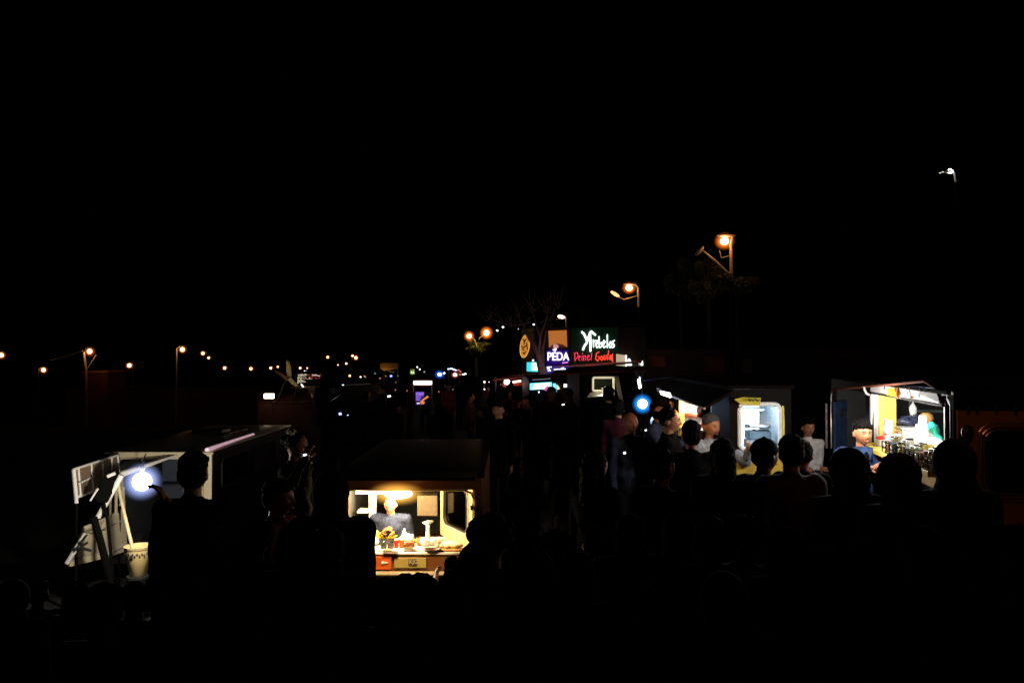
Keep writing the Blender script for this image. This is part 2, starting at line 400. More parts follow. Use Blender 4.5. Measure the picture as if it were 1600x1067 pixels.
        h.ell((0, .02, .028), (.09, .1, .103), seg=20); h.cap((0, .06, -.02), (0, .09, -.25), .085, .07)
        for sx in (-1, 1): h.cap((sx*.075, .02, 0), (sx*.085, .02, -.22), .022, .02)
    elif hairstyle == 'bun':
        h.ell((0, .018, .026), (.085, .1, .103), seg=20); h.ell((0, .13, .03), .042)
    elif hairstyle == 'hood':
        h.ell((0, .025, .01), (.112, .12, .135), seg=20); h.cap((0, .05, -.08), (0, .06, -.18), .1, .13)
    else:
        h.ell((0, .018, .062), (.084, .102, .078), seg=20); h.ell((0, .035, 0), (.083, .085, .09), seg=20)
        for i in range(14): h.ell((-.06+.12*i/13, -.062-.014*math.sin(math.pi*i/13)+random.uniform(-.006, .006), .072+random.uniform(-.012, .014)), random.uniform(.012, .022), seg=8)
    hair = None
    if h:
        h._m(HM, h.bm.verts); hair = h.mesh('hair', True, remesh=.008, smoothit=1 if hairstyle == 'curly' else 2, disp=.0 if hairstyle in ('cap', 'beanie', 'hood') else .01, dscale=45)
    ey = None
    if fine:
        e = MB()
        for sx in (-1, 1):
            e.ell((sx*.029, -.079, .008), (.013, .009, .0065), seg=10); e.cap((sx*.014, -.0935, .027), (sx*.042, -.084, .030), .0045, .0035, 6)
        e._m(HM, e.bm.verts); ey = e.mesh('eyes', True)
        mo = MB(); mo.cap((-.018, -.094, -.061), (.018, -.094, -.061), .0045, .0045, 8); mo.ell((0, -.098, -.061), (.016, .006, .006), seg=10); mo._m(HM, mo.bm.verts)
        PC[key] = (body, top, leg, shoe, hair, ey, mo.mesh('lips', True))
    else: PC[key] = (body, top, leg, shoe, hair, None, None)
    return PC[key]
mat('lip', (.3, .08, .06), .5); mat('eye', (.015, .01, .008), .3)
REST = [(-.2, -.02, .86), (.2, -.02, .86)]
POCK = [(-.17, -.12, 1.0), (.17, -.12, 1.0)]
PHON = [(-.06, -.32, 1.33), (.05, -.33, 1.30)]
FOLD = [(.06, -.24, 1.12), (-.06, -.25, 1.10)]
def person(label, px, py, d, yaw, hair='short', top='dark_cloth', skin='skin_tan', hands=REST, wh=(None, None), fine=False, hr=(0, 0), k=1, sleeve=True, group=None, hmat='hair', g=None, lean=0, legs='trouser_cloth', curl=.5, hgt=None):
    tp = P(px, py, d); g = G(tp.x, tp.y) if g is None else g
    ht = tp.z-g
    if hgt: g = tp.z-hgt; ht = hgt
    if ht > 1.98: g = tp.z-1.98; ht = 1.98
    if ht < 1.45: g = tp.z-1.45; ht = 1.45
    s = ht/1.77; rz = R(yaw)
    T = Thing('person', label, 'person', (tp.x, tp.y, g), group, rz=rz); T.o.scale = (s, s, s)
    hs = [V(h) for h in hands]
    for i in (0, 1):
        if wh[i] is not None: hs[i] = (T.inv @ V(wh[i]))/s
    ms = person_meshes(hs, hair, fine, hr, k, sleeve, lean, curl)
    for n, me, mt in (('body', ms[0], skin), ('jacket' if sleeve else 'shirt', ms[1], top), ('trousers', ms[2], legs), ('shoes', ms[3], 'shoe'), ('hat' if hair in ('cap', 'beanie', 'hood') else 'hair', ms[4], hmat), ('eyes', ms[5], 'eye'), ('lips', ms[6], 'lip')):
        if me is None: continue
        if not me.materials: me.materials.append(MC['hair'])
        o = bpy.data.objects.new(n, me); COL.objects.link(o); o.parent = T.o
        o.material_slots[0].link = 'OBJECT'; o.material_slots[0].material = MC[mt]
    if hair == 'beanie':
        me = PC['beard']; me.materials.append(MC['hair']); o = bpy.data.objects.new('beard', me); COL.objects.link(o); o.parent = T.o
    return T
# ---------------- lamps ----------------
WARM = (1, .42, .08)
halo_mat('amber_glow', (1, .19, .012), 6); halo_mat('amber_core', (1, .5, .15), 60)
halo_mat('amber_glow_far', (1, .13, .015), 2); halo_mat('amber_core_far', (1, .55, .3), 40)
halo_mat('blue_glow', (.10, .25, 1), 6); halo_mat('blue_glow_far', (.08, .15, 1), 3)
glow('bulb_amber', (1, .7, .3), 9); glow('bulb_white', (.9, .95, 1), 30); glow('bulb_far', (1, .5, .22), 6)
def bulb(T, c, rc, rg, glowm='amber_glow_far', core='bulb_far', parent=None, el=1):
    g = T.part('lamp_halo', MB().ell(c, (rg*el, rg, rg), seg=20), glowm, parent, smooth=True)
    T.part('bulb', MB().ell(c, (rc*el, rc, rc), seg=16), core, g, smooth=True)
    return g
LG = 'street lamps in the far left distance'
def far_lamp(px, py, d, r, label, arm=None, pole_to=None, e=0):
    c = P(px, py, d); s = d/F; x0 = c.x+(arm[0]*s if arm else .5); gz = G(x0, d)
    if gz > c.z-3: gz = c.z-7.5
    T = Thing('street_lamp', label, 'street lamp', (x0, d, gz), LG)
    T.part('pole', MB().tube([(x0, d, gz), (x0, d, c.z+.1)], .09, 8, .05), 'galvanised' if px == 285 else 'dark_steel', smooth=True)  # unlit poles get a darker colour in place of shade
    T.part('arm', MB().tube([(x0, d, c.z+.05), (c.x, d, c.z+r*s+.1)], .035), 'galvanised', smooth=True)
    T.part('lamp_head', MB().ell((c.x, d, c.z+r*s*.9), (r*s*.7+.05, r*s*.6, .06), seg=12), 'dark_steel', smooth=True)
    bulb(T, c, r*s*.55, r*s*1.25)
    if e: T.light(c-V((0, .4, .1)), (1, .45, .15), e*.12, .2)
    return T
for a in ((2, 555, 62, 6, 'amber street lamp at the left edge of the picture, cut by its border', (-12, 0), None, 60),
          (68, 578, 62, 5.4, 'low amber street lamp second from the left edge of the picture', (-8, 0), None, 0),
          (202, 571, 70, 5.2, 'amber street lamp just right of the dim square building', (6, 0), None, 40),
          (285, 546, 62, 6, 'large amber street lamp on a visible pole at the left, above the parked vans', (-9, 0), None, 120),
          (317, 552, 95, 4, 'small amber street lamp, upper of a close diagonal pair', (6, 0), None, 0),
          (326, 559, 120, 2.9, 'tiny amber street lamp, lower of a close diagonal pair', (5, 0), None, 0),
          (351, 575, 100, 3.6, 'small amber street lamp standing alone, left of three in a low row', (5, 0), None, 0),
          (392, 576, 110, 3.6, 'small amber street lamp in the middle of a low row', (5, 0), None, 0),
          (423, 575, 120, 3, 'small amber street lamp left of the upright raised hatch', (4, 0), None, 0),
          (434, 573, 130, 2.4, 'tiny amber street lamp closest to the upright raised hatch', (3, 0), None, 0),
          (469, 575, 130, 2.6, 'tiny lamp above the glittering market stall', (3, 0), None, 0),
          (480, 575, 150, 1.7, 'faintest tiny lamp above the glittering market stall', (3, 0), None, 0),
          (512, 558, 120, 3, 'single amber street lamp high right of the glittering stall', (4, 0), None, 0),
          (551, 556, 130, 2.8, 'small white amber lamp touching a larger lamp in the middle distance', (-3, 0), None, 0),
          (556, 559, 110, 4, 'amber lamp, lower right of a touching pair in the middle distance', (-6, 0), None, 20),
          (541, 568, 150, 2.4, 'pale lamp below the touching pair in the middle distance', (3, 0), None, 0),
          (528, 570, 160, 1.4, 'tiny pale lamp left of the pale lamp in the middle distance', (3, 0), None, 0),
          (546.5, 587, 90, 2.6, 'white lamp low under the touching pair in the middle distance', (3, 0), None, 0)):
    far_lamp(*a)
# forked lamp post by the square building
c = P(140, 549, 58); b = P(135, 579, 58); gz = G(b.x, 58)
T = Thing('street_lamp', 'amber street lamp on a slanting pole in front of the dim square building', 'street lamp', (b.x, 58, gz), LG)
T.part('pole', MB().tube([(b.x, 58, gz), b, P(131, 550, 58)], .11, 8, .07), 'galvanised', smooth=True)
T.part('arm', MB().tube([b, P(151, 554, 58)], .05), 'galvanised', smooth=True)
T.part('cable', MB().tube([P(129, 548, 58), P(105, 556, 60), P(78, 563, 62)], .03), 'galvanised', smooth=True)
T.part('lamp_head', MB().ell(c+V((0, 0, .25)), (.35, .25, .07)), 'dark_steel', smooth=True)
bulb(T, c, .17, .42); T.light(c-V((0, .6, .1)), (1, .45, .15), 22, .2)

def near_post(px, py, d, label, head2=None, g=None, poleb=None, r=(.12, .27), e=250, base_py=None):
    c = P(px, py, d); s = d/F; pt = P(*poleb[0], d); pb = P(*poleb[1], d); gz = G(pb.x, d)
    T = Thing('street_lamp', label, 'street lamp', (pb.x, d, gz))
    T.part('pole', MB().tube([pb, pt], .055, 8, .05), 'galvanised', smooth=True); T.part('pole', MB().tube([(pb.x, d, gz), pb], .07, 8, .056), 'unlit_dark', smooth=True, label='lower pole coloured dark for shade')  # lower pole darkened in its colour to stand for shade
    T.part('lamp_head', MB().ell(c+V((.05, 0, r[1]*.6)), (.3, .16, .06)).tube([pt, c+V((.25, 0, r[1]*.6))], .03), 'galvanised', smooth=True)
    bulb(T, c, r[0], r[1], 'amber_glow', 'bulb_amber', el=1.15)
    return T, c
# twin-arm post, right of the signs
d = 24
T, c = near_post(1132, 377, d, 'tall twin arm street lamp with one lit amber head above dark foliage', poleb=((1142, 382), (1143, 440)), r=(.11, .29))
s = d/F
T.part('arm', MB().tube([P(1143, 429, d), P(1136, 425, d), P(1118, 408, d), P(1098, 392, d)], .03), 'galvanised', smooth=True)
q = (P(1099, 386, d)-P(1088, 398, d)).normalized()
T.part('lamp_head', MB().ell(P(1093, 392, d), (.19, .09, .07), Matrix.Rotation(R(-48), 3, 'Y')), 'galvanised', smooth=True, label='unlit lamp head on the slanting arm')
T.part('bracket', MB().tube([P(1124, 391, d), P(1127, 403, d), P(1143, 399, d)], .012), 'galvanised', smooth=True)
T.light(c+V((-.05, -.45, -.12)), (1, .33, .06), 13, .1)
d = 34
T, c = near_post(983, 450, d, 'amber street lamp above the green shop sign', poleb=((997, 450), (998, 480)), r=(.12, .29))
T.part('bracket', MB().tube([P(966, 464, d), P(975, 468, d), P(997, 462, d)], .02), 'galvanised', smooth=True)
T.part('lamp_head', MB().ell(P(961, 459.5, d), (.22, .1, .07), Matrix.Rotation(R(32), 3, 'Y')), mat('lit_head', (.6, .5, .4), .5, (1, .4, .15), 2), smooth=True, label='second lamp head seen from below')
T.light(c+V((0, -.4, -.1)), (1, .35, .08), 10, .1)
d = 40
T = Thing('street_lamp', 'pale lamp head over the orange panel and bare tree', 'street lamp', P(885, 600, d), None)
T.part('pole', MB().tube([(P(885, 500, d).x, d, G(3, d)), P(885, 500, d), P(884, 494, d)], .06), 'galvanised', smooth=True)
T.part('lamp_head', MB().ell(P(877, 495, d), (.18, .12, .09), Matrix.Rotation(R(12), 3, 'Y')), mat('pale_head', (.7, .6, .5), .5, (1, .6, .35), 5), smooth=True)
T.part('arm', MB().tube([P(869, 499, d), P(877, 497, d)], .03), 'galvanised', smooth=True)
# pair of lamps in tree, centre
d = 36
T = Thing('street_lamp', 'twin headed amber street lamp rising out of a lit leafy tree', 'street lamp', (P(747, 560, d).x, d, G(-1.5, d)))
j = P(745, 540, d)
T.part('pole', MB().tube([(j.x, d, G(-1.5, d)), j], .08, 8, .05), 'galvanised', smooth=True)
T.part('arm', MB().tube([j, P(741, 530, d), P(736, 527, d)], .03), 'galvanised', smooth=True)
T.part('arm', MB().tube([j, P(749, 528, d), P(757, 523, d)], .03), 'galvanised', smooth=True)
bulb(T, P(733, 525, d), .10, .27, 'amber_glow', 'bulb_amber'); bulb(T, P(760, 520, d), .12, .33, 'amber_glow', 'bulb_amber')
T.light(P(748, 530, d-.5), (1, .6, .1), 14, .1)
# top right lamp
d = 16
T = Thing('street_lamp', 'small white street lamp alone high in the upper right of the black sky', 'street lamp', (P(1495, 300, d).x, d, G(9, d)))
T.part('pole', MB().tube([(P(1496, 300, d).x, d, G(9, d)), P(1493, 285, d)], .03), 'flat_black', smooth=True); T.part('pole', MB().tube([P(1493, 285, d), P(1491, 269, d), P(1489, 268, d)], .02), 'galvanised', smooth=True, label='lit upper end of the pole')  # lower pole blackened, night shade put into its colour
T.part('lamp_head', MB().lathe([(.02, .05), (.10, .0), (.11, -.015), (.02, -.02)], P(1482.5, 268.5, d), 14, 1, .7).tube([P(1489, 268, d), P(1484, 268, d)], .02), 'galvanised', smooth=True)
T.part('bulb', MB().panel([P(1476, 269.5, d), P(1488, 270.5, d), P(1487.5, 267, d), P(1484, 264.5, d), P(1482.5, 264.5, d)], .08), mat('cool_lamp', (.8, .8, .8), .4, (1, .93, 1), 8))
T.part('cap', MB().ell(P(1473, 269, d), (.02, .02, .012)).ell(P(1469, 270.6, d), (.018, .02, .012)), mat('cool_dim', (.8, .8, .8), .4, (1, .85, .85), .7), smooth=True)
T.light(P(1486, 272, d-.2), (1, .75, .6), .7, .05)
# ---------------- trees ----------------
def tree(label, cx, cy, d, w_, h_, n, trunk=True, name='leafy_tree', seed=1, gz=None):
    rnd = random.Random(seed); s = d/F; c = P(cx, cy, d); gz = G(c.x, d) if gz is None else gz
    T = Thing(name, label, 'tree', (c.x, d, gz))
    t = MB(); t.tube([(c.x, d, gz), (c.x+.1, d, (gz+c.z)/2), (c.x, d, c.z)], .12, 8, .05)
    for i in range(7):
        a = rnd.uniform(0, 6.28); t.tube([(c.x, d, c.z-h_*s*.4), c+V((math.cos(a)*w_*s*.6, math.sin(a)*w_*s*.6, rnd.uniform(-.2, .8)*h_*s))], .05, 6, .015)
    T.part('trunk', t, mat('dark_bark', (.03, .022, .018), .9, var=.4, scale=14, bump=.8), smooth=True)
    m = MB(); cl = []
    for i in range(9):
        cl.append((V((rnd.uniform(-1, 1)*w_*s*.75, rnd.uniform(-1, 1)*w_*s*.6, rnd.uniform(-1, 1)*h_*s*.7)), rnd.uniform(.28, .5)))
    for i in range(n):
        q, r = rnd.choice(cl); v = V((rnd.gauss(0, 1), rnd.gauss(0, 1), rnd.gauss(0, 1))).normalized()*rnd.random()**.4*r
        p = c+q+V((v.x*w_*s, v.y*w_*s, v.z*h_*s)); z = rnd.uniform(.04, .09)
        a = V((rnd.gauss(0, 1), rnd.gauss(0, 1), rnd.gauss(0, 1))).normalized(); b_ = a.cross(V((rnd.gauss(0, 1), rnd.gauss(0, 1), rnd.gauss(0, 1)))).normalized()
        m.bm.faces.new([m.bm.verts.new(p+o) for o in (a*z, b_*z*.45, -a*z, -b_*z*.45)])
    T.part('crown', m, 'leaf')
tree('dark leafy tree crown under the twin arm street lamp, around its pole', 1150, 447, 24.3, 36, 19, 4200, seed=3)
tree('tall dark tree left of the twin arm street lamp', 1105, 432, 26, 26, 38, 4200, seed=5)
tree('very dim tree between the two amber street lamps', 1062, 436, 29, 26, 32, 3600, seed=6)
tree('small leafy tree lit yellow by the twin headed street lamp', 747, 543, 36.0, 24, 15, 3800, seed=9)
tree('dark leafy tree above the left white display of the shop front', 905, 500, 46, 40, 18, 1800, seed=12)
# bare tree
d = 27
T = Thing('bare_tree', 'bare leafless tree with a leaning trunk lit pink and violet by the signs', 'tree', (P(848, 600, d).x, d, 0))
t = MB(); rnd = random.Random(4)
def limb(px, r, r2): t.tube([P(x, y, d+o) for x, y, o in px], r, 8, r2)
limb(((848, 612, 0), (847, 580, 0), (841, 555, 0), (835, 540, 0), (824, 522, .1), (817, 508, .2), (808, 492, .3)), .16, .03)
limb(((847, 600, 0), (847, 570, .1), (847, 545, .2), (846, 530, .3), (838, 510, .3), (832, 485, .4)), .12, .02)
limb(((847, 545, .1), (851, 532, 0), (853, 518, 0), (858, 502, .2), (868, 482, .3)), .05, .015)
limb(((841, 555, 0), (843, 540, -.2), (844, 525, -.3), (852, 505, -.4), (856, 488, -.4)), .06, .012)
limb(((816, 507, .2), (800, 508, .2), (780, 503, .3), (766, 499, .4), (757, 493, .4)), .035, .01)
limb(((816, 507, .2), (826, 504, .1), (835, 502, 0)), .03, .01)
for i in range(70):
    x, y = rnd.choice([(808, 492), (832, 485), (872, 480), (856, 488), (766, 499), (800, 508), (824, 500), (848, 505), (860, 510), (790, 505)])
    a = rnd.uniform(-2.6, -.5); L = rnd.uniform(10, 34); o = rnd.uniform(-.5, .6); b2 = a+rnd.uniform(-.5, .5)
    p = (x+rnd.uniform(-5, 5), y+rnd.uniform(-4, 4))
    m1 = (p[0]+math.cos(a)*L*.5, p[1]+math.sin(a)*L*.5); t.tube([P(*p, d+o), P(*m1, d+o*1.1), P(m1[0]+math.cos(b2)*L*.5, m1[1]+math.sin(b2)*L*.5, d+o*1.3)], .012, 5, .004)
T.part('trunk', t, 'bark', smooth=True)
# ---------------- signs and shop front ----------------
d = 33; fx = Fr(P(890, 560, d), (1, .12)); S = d/F
def wp(f, px, o=0):   # s coordinate on frame f where pixel column px meets the plane
    k = (px-CX)/F; O = f(0, o, 0)
    # O.x+u.x s = k (O.y+u.y s)
    return (k*O.y-O.x)/(f.u.x-k*f.u.y)
def wz(f, s, py, o=0): p = f(s, o, 0); return P(CX+p.x/p.y*F, py, p.y).z
def at(f, px, py, o=0): s = wp(f, px, o); return f(s, o, wz(f, s, py, o))
def strokes(f, lines, o, r, n=6):
    m = MB()
    for ln in lines:
        pts = [at(f, x, y, o) for x, y in ln]
        for a, b in zip(pts, pts[1:]): m.cap(a, b, r, r, n)
    return m
T = Thing('shop_building', 'dark low building carrying the green and red shop sign', 'building', fx(0, 0, 0))
b = MB(); fbox(b, fx, wp(fx, 835), wp(fx, 1010), -4, -.12, -.05, wz(fx, 1, 506)-.15); T.part('wall', b, 'concrete')
b = MB(); b.panel([at(fx, 858, 578, 1.3), at(fx, 1003, 566, 1.3), at(fx, 1003, 563, -.1), at(fx, 858, 573, -.1)], .05)
T.part('awning', b, 'red_awning'); 
for x in (920, 1000): b = MB(); b.tube([at(fx, x, 577-(x-858)*.08, 1.25), (lambda p: V((p.x, p.y, 0)))(at(fx, x, 577, 1.25))], .03); T.part('awning_post', b, 'dark_steel', smooth=True)
# green sign
T = Thing('shop_sign', 'dark green shop sign with white brush lettering over red lettering', 'sign', at(fx, 930, 572))
b = MB(); b.panel([at(fx, 893, 572, -.05), at(fx, 966, 572, -.05), at(fx, 966, 511, -.05), at(fx, 893, 513, -.05)], .08)
T.part('board', b, 'green_board')
glow('neon_white', (.85, 1, .92), 3.2); glow('neon_red', (1, .05, .02), 1.5); glow('neon_pink', (1, .03, .10), 1.1)
T.part('lettering', strokes(fx, [[(909.5, 519), (912, 521), (915, 527), (917, 532)], [(911, 546), (913, 541), (917, 535), (919, 529), (922, 520), (924, 518), (930, 523)], [(922, 521), (922.5, 535), (922.5, 548)]], .03, .04), 'neon_white', smooth=True)
T.part('lettering', strokes(fx, [[(927, 531), (927.5, 542)], [(927.5, 535), (930, 532)],
    [(932, 538), (935, 534), (933, 532), (931, 537), (932.5, 543), (935.5, 541)], [(936, 526), (936.5, 543)], [(937, 537), (940, 535), (940.5, 541), (937, 543)],
    [(943, 538), (945.5, 534), (943.5, 532), (942, 538), (943.5, 543), (946.5, 541)], [(949, 523), (949, 543)], [(954, 534), (951.5, 538), (953, 543), (956, 539), (954, 534)], [(960, 532), (957, 534), (957.5, 537), (960, 539), (959, 542), (956.5, 543)]], .03, .021), 'neon_white', smooth=True)
T.part('lettering', strokes(fx, [[(898, 552), (898.5, 564)], [(897, 552), (902, 551), (903.5, 556), (899, 562)], [(904, 560), (907, 557), (905, 556), (904, 561), (906, 563)], [(909.5, 556), (909.5, 563)], [(909.8, 552), (910, 553)], [(912, 563), (912, 556), (915, 556), (915, 563)], [(918, 559), (921, 556), (919, 555), (917.5, 560), (919, 563), (922, 561)], [(924.5, 552), (923.5, 562)]], .03, .017), 'neon_pink', smooth=True)
T.part('lettering', strokes(fx, [[(936, 550), (932, 552), (930.5, 561), (934, 564), (937, 558), (934.5, 557)], [(940, 556), (938, 560), (940, 563), (942, 559), (940, 556)], [(944, 555), (943.5, 562), (946.5, 561), (947, 555)], [(951, 548), (949, 562)], [(954, 555), (951.5, 560), (953, 562), (955.5, 555), (955.5, 563)], [(957, 553), (957, 563), (957.5, 565)]], .03, .019), 'neon_red', smooth=True)
T.light(at(fx, 925, 562, .8), (1, .1, .05), 2.2, .3)
# blue sign
T = Thing('lit_sign', 'violet blue illuminated sign with large white capitals reading PÉDA', 'sign', at(fx, 871, 570))
T.part('board', MB().panel([at(fx, 854, 571, -.05), at(fx, 888, 569, -.05), at(fx, 888, 546, -.05), at(fx, 854, 547, -.05)], .08), mat('blue_board', (.02, .01, .1), .6, (.02, .0, .25), .35))
glow('neon_lilac', (.75, .7, 1), 2.6)
T.part('lettering', text_mesh('PEDA', at(fx, 872, 557.5, .03), fx.u*.86, (0, 0, 1.08), .44, .02), 'neon_lilac')
T.part('accent', MB().panel([at(fx, 863, 546, .02), at(fx, 870, 544.5, .02), at(fx, 867.5, 549.5, .02)], .03), 'neon_lilac')
T.part('trim', strokes(fx, [[(879, 567), (887, 566)]], .03, .02), glow('neon_magenta', (1, .3, .8), 1.2), smooth=True)
T.light(at(fx, 871, 562, .6), (.25, .1, 1), 2.2, .3)
T.light(P(862, 572, 26.0), (1, .6, .75), 12, .2)  # added light without a fixture, brightens the bare tree trunk
T = Thing('billboard', 'square orange panel with a darker curved foot above the blue sign', 'billboard', at(fx, 871, 545, -.1))
T.part('board', MB().panel([at(fx, 858, 543, -.1), at(fx, 886, 542, -.1), at(fx, 885, 516, -.1), at(fx, 857, 517, -.1)], .1), mat('orange_panel', (.5, .2, .05), .6, (1, .33, .06), .42, var=.25, scale=2))
T.part('picture', MB().panel([at(fx, 858, 543.4, -.03), at(fx, 886, 542.4, -.03), at(fx, 880, 538.5, -.03), at(fx, 870, 536.5, -.03), at(fx, 862, 539.5, -.03)], .02), mat('panel_brown', (.15, .05, .03), .6, (.4, .08, .06), .12))
T.part('picture', MB().ell(at(fx, 868, 541, -.02), (.13, .02, .09)), mat('panel_pink', (.8, .4, .4), .6, (1, .5, .5), .5), smooth=True)
# oval sign
T = Thing('oval_sign', 'tall oval amber sign with dark marks hanging beside the bare tree', 'sign', P(820, 575, 29))
def disc(c, a, b_, t_, rot): m = MB(); m.lathe([(.98, -.5), (1, -.4), (1, .4), (.98, .5)], (0, 0, 0), 32); m._m(Matrix.Translation(c) @ rot.to_4x4() @ Matrix.Diagonal((a, t_, b_, 1)) @ Matrix.Rotation(R(90), 4, 'X'), m.bm.verts); return m
ro = Matrix.Rotation(R(8), 3, 'Y')
T.part('face', disc(P(820, 541, 29), .165, .41, .1, ro), mat('oval_face', (.6, .3, .05), .6, (1, .38, .05), .55, var=.25, scale=6), smooth=True)
T.part('rim', MB().tube([P(820, 541, 28.94)+ro @ V((.168*math.cos(a*.2618), 0, .414*math.sin(a*.2618))) for a in range(24)], .012, 6, closed=True), glow('oval_rim', (1, .5, .1), .9), smooth=True)
mk = MB()
for ln in ([(817, 530), (820, 533), (822, 530)], [(819, 533), (819, 538)], [(815, 541), (818, 543), (822, 540)], [(816, 545), (819, 547)], [(817, 551), (819, 553), (822, 549)], [(823, 536), (824, 546)]):
    pp = [P(x, y, 28.93) for x, y in ln]
    for a, b_ in zip(pp, pp[1:]): mk.cap(a, b_, .025, .02, 6)
T.part('emblem', mk, mat('ink', (.02, .01, .01), .8), smooth=True)
T.part('bracket', MB().tube([P(824, 521, 29), P(836, 519, 29), P(845, 519, 29)], .02).tube([P(822, 524, 29), P(824, 520, 29)], .01), 'dark_steel', smooth=True)
# cyan sign
T = Thing('menu_board', 'small bright cyan lit board left of the bare tree trunk', 'sign', P(832, 581, 28))
T.part('board', MB().panel([P(823, 580, 28), P(843, 581, 28), P(843, 565.5, 28), P(823, 566, 28)], .06), mat('cyan_face', (.2, .6, .7), .5, (.05, .75, .9), 1.0, var=.4))
mk = MB()
for y in (567.5, 570.5, 574, 577): mk.panel([P(831, y+1, 27.95), P(842, y+1.2, 27.95), P(842, y-.6, 27.95), P(831, y-.6, 27.95)], .01)
T.part('menu_lines', mk, glow('cyan_white', (.7, 1, 1), 2.4)); T.part('bulb', MB().ell(P(833, 563, 28), .035), 'neon_lilac', smooth=True)
T.part('post', MB().tube([P(832, 600, 28.05), P(832, 565, 28.06)], .03), 'dark_steel', smooth=True)
# small marks strip
T = Thing('fascia_sign', 'narrow violet sign strip with small white marks under the blue sign', 'sign', P(874, 586, 27))
T.part('board', MB().panel([P(853, 584, 27), P(895, 582, 27), P(895, 573, 27), P(853, 572, 27)], .05), mat('violet_board', (.02, .02, .12), .6, (.03, .02, .3), .4))
mk = MB()
for x0, x1, y in ((866, 872, 577), (874, 883, 576.5), (888, 892, 578.5), (855, 861, 573.5), (855.5, 858, 576), (856.5, 860, 579)): mk.cap(P(x0, y+.3, 26.95), P(x1, y-.2, 26.95), .017, .02, 6)
mk.cap(P(877, 576, 26.95), P(880, 574.5, 26.95), .02, .02, 6)
T.part('lettering', mk, glow('small_white', (.7, .75, 1), 2.5), smooth=True)
T.part('post', MB().tube([P(853.5, 584, 27.05), P(853.5, 620, 27.05)], .03), 'dark_steel', smooth=True)
# lit displays right of the sign
T = Thing('lit_display', 'cream lit poster panel just right of the red lettering', 'display', at(fx, 972, 574))
T.part('panel', MB().panel([at(fx, 963, 571, .2), at(fx, 977, 572, .2), at(fx, 978, 555, .2), at(fx, 963, 553, .2)], .05), mat('cream_lit', (.6, .5, .4), .6, (1, .8, .55), .45, var=.45, scale=5))
T.part('edge', MB().panel([at(fx, 977.3, 572, .22), at(fx, 979, 572, .22), at(fx, 979, 555, .22), at(fx, 977.3, 555, .22)], .05), 'neon_white')
T = Thing('lit_display', 'small white pointed lit display between the cream poster and a smaller one', 'display', at(fx, 983, 574))
T.part('panel', MB().panel([at(fx, 980, 571, .3), at(fx, 987, 571, .3), at(fx, 986.5, 565, .3), at(fx, 983, 560, .3), at(fx, 981, 562, .3)], .05), 'neon_white')
T = Thing('lit_display', 'smallest white lit display, right end of the shop front', 'display', at(fx, 1002, 574))
T.part('panel', MB().panel([at(fx, 999, 571, .3), at(fx, 1004.5, 571, .3), at(fx, 1004, 564, .3), at(fx, 998.5, 565, .3)], .05), 'neon_white')
# far right wall with banners
fw = Fr(P(1010, 560, 26), (1, -.25))
T = Thing('market_wall', 'very dim reddish wall behind the food trucks on the right', 'wall', fw(0, 0, 0))
T.part('wall', fbox(MB(), fw, 0, 7, -.2, 0, -.05, wz(fw, 3, 545)), 'concrete')
def banner(x0, x1, y0, y1, label, m_):
    T = Thing('banner', label, 'banner', at(fw, (x0+x1)/2, y1, .1), 'dim banners on the wall')
    T.part('cloth', MB().panel([at(fw, x0, y1, .1), at(fw, x1, y1+1, .1), at(fw, x1-2, y0, .1), at(fw, x0-3, y0, .1)], .02), m_)
    T.part('batten', MB().tube([at(fw, x0-3, y0, .12), at(fw, x1-2, y0, .12)], .02), 'wood', smooth=True)
mat('banner_red', (.3, .06, .02), .7, var=.6, scale=4); mat('banner_violet', (.2, .1, .13), .7, var=.4, scale=4)
banner(1102, 1132, 557, 580, 'dim orange red banner with a paler upper corner on the far wall', 'banner_red')
banner(1146, 1176, 560, 583, 'dim violet grey banner right of the orange red one', 'banner_violet')
banner(1020, 1040, 556, 572, 'faint brown banner, leftmost on the far wall', 'banner_red')
# ---------------- van A : left, open rear ----------------
gA = -.62
fA = Fr(P(171, 760, 11), (1, 0)); fA = Fr((P(171, 700, 11).x, 11, 0), (1, .0))
LA = P(331, 700, 11).x-P(171, 700, 11).x; zt = P(250, 706, 11).z
T = Thing('food_van', 'cream food van with its open rear facing the camera, round white lamp in the opening', 'van', (fA.O.x, fA.O.y, gA))
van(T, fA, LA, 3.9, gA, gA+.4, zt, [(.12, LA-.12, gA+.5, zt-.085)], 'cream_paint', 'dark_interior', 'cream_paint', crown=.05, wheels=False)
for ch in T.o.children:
    if ch.name.startswith('body'): ch.material_slots[0].link = 'OBJECT'; ch.material_slots[0].material = mat('side_shade', (.008, .006, .005), .5, spec=.1)  # side coloured near black for the shade it stands in
for s in (.1, LA-.1):
    for o in (-.7, -3.1):
        wheel(T, fA(s, o, gA+.32), Fr((0, 0, 0), (0, 1)))
T.part('opening_frame', ringtube(fA, .12, LA-.12, gA+.5, zt-.085, .1, .01, .014), 'cream_paint', smooth=True)
m = MB(); m.tube([P(184, 743, 10.2), P(184, 743, 10.2)+(P(276, 711, 10.95)-P(184, 743, 10.2))*.5, P(276, 711, 10.95)], .042, 8, .012)
hg = T.part('hatch_edge', m, 'white_paint', smooth=True)
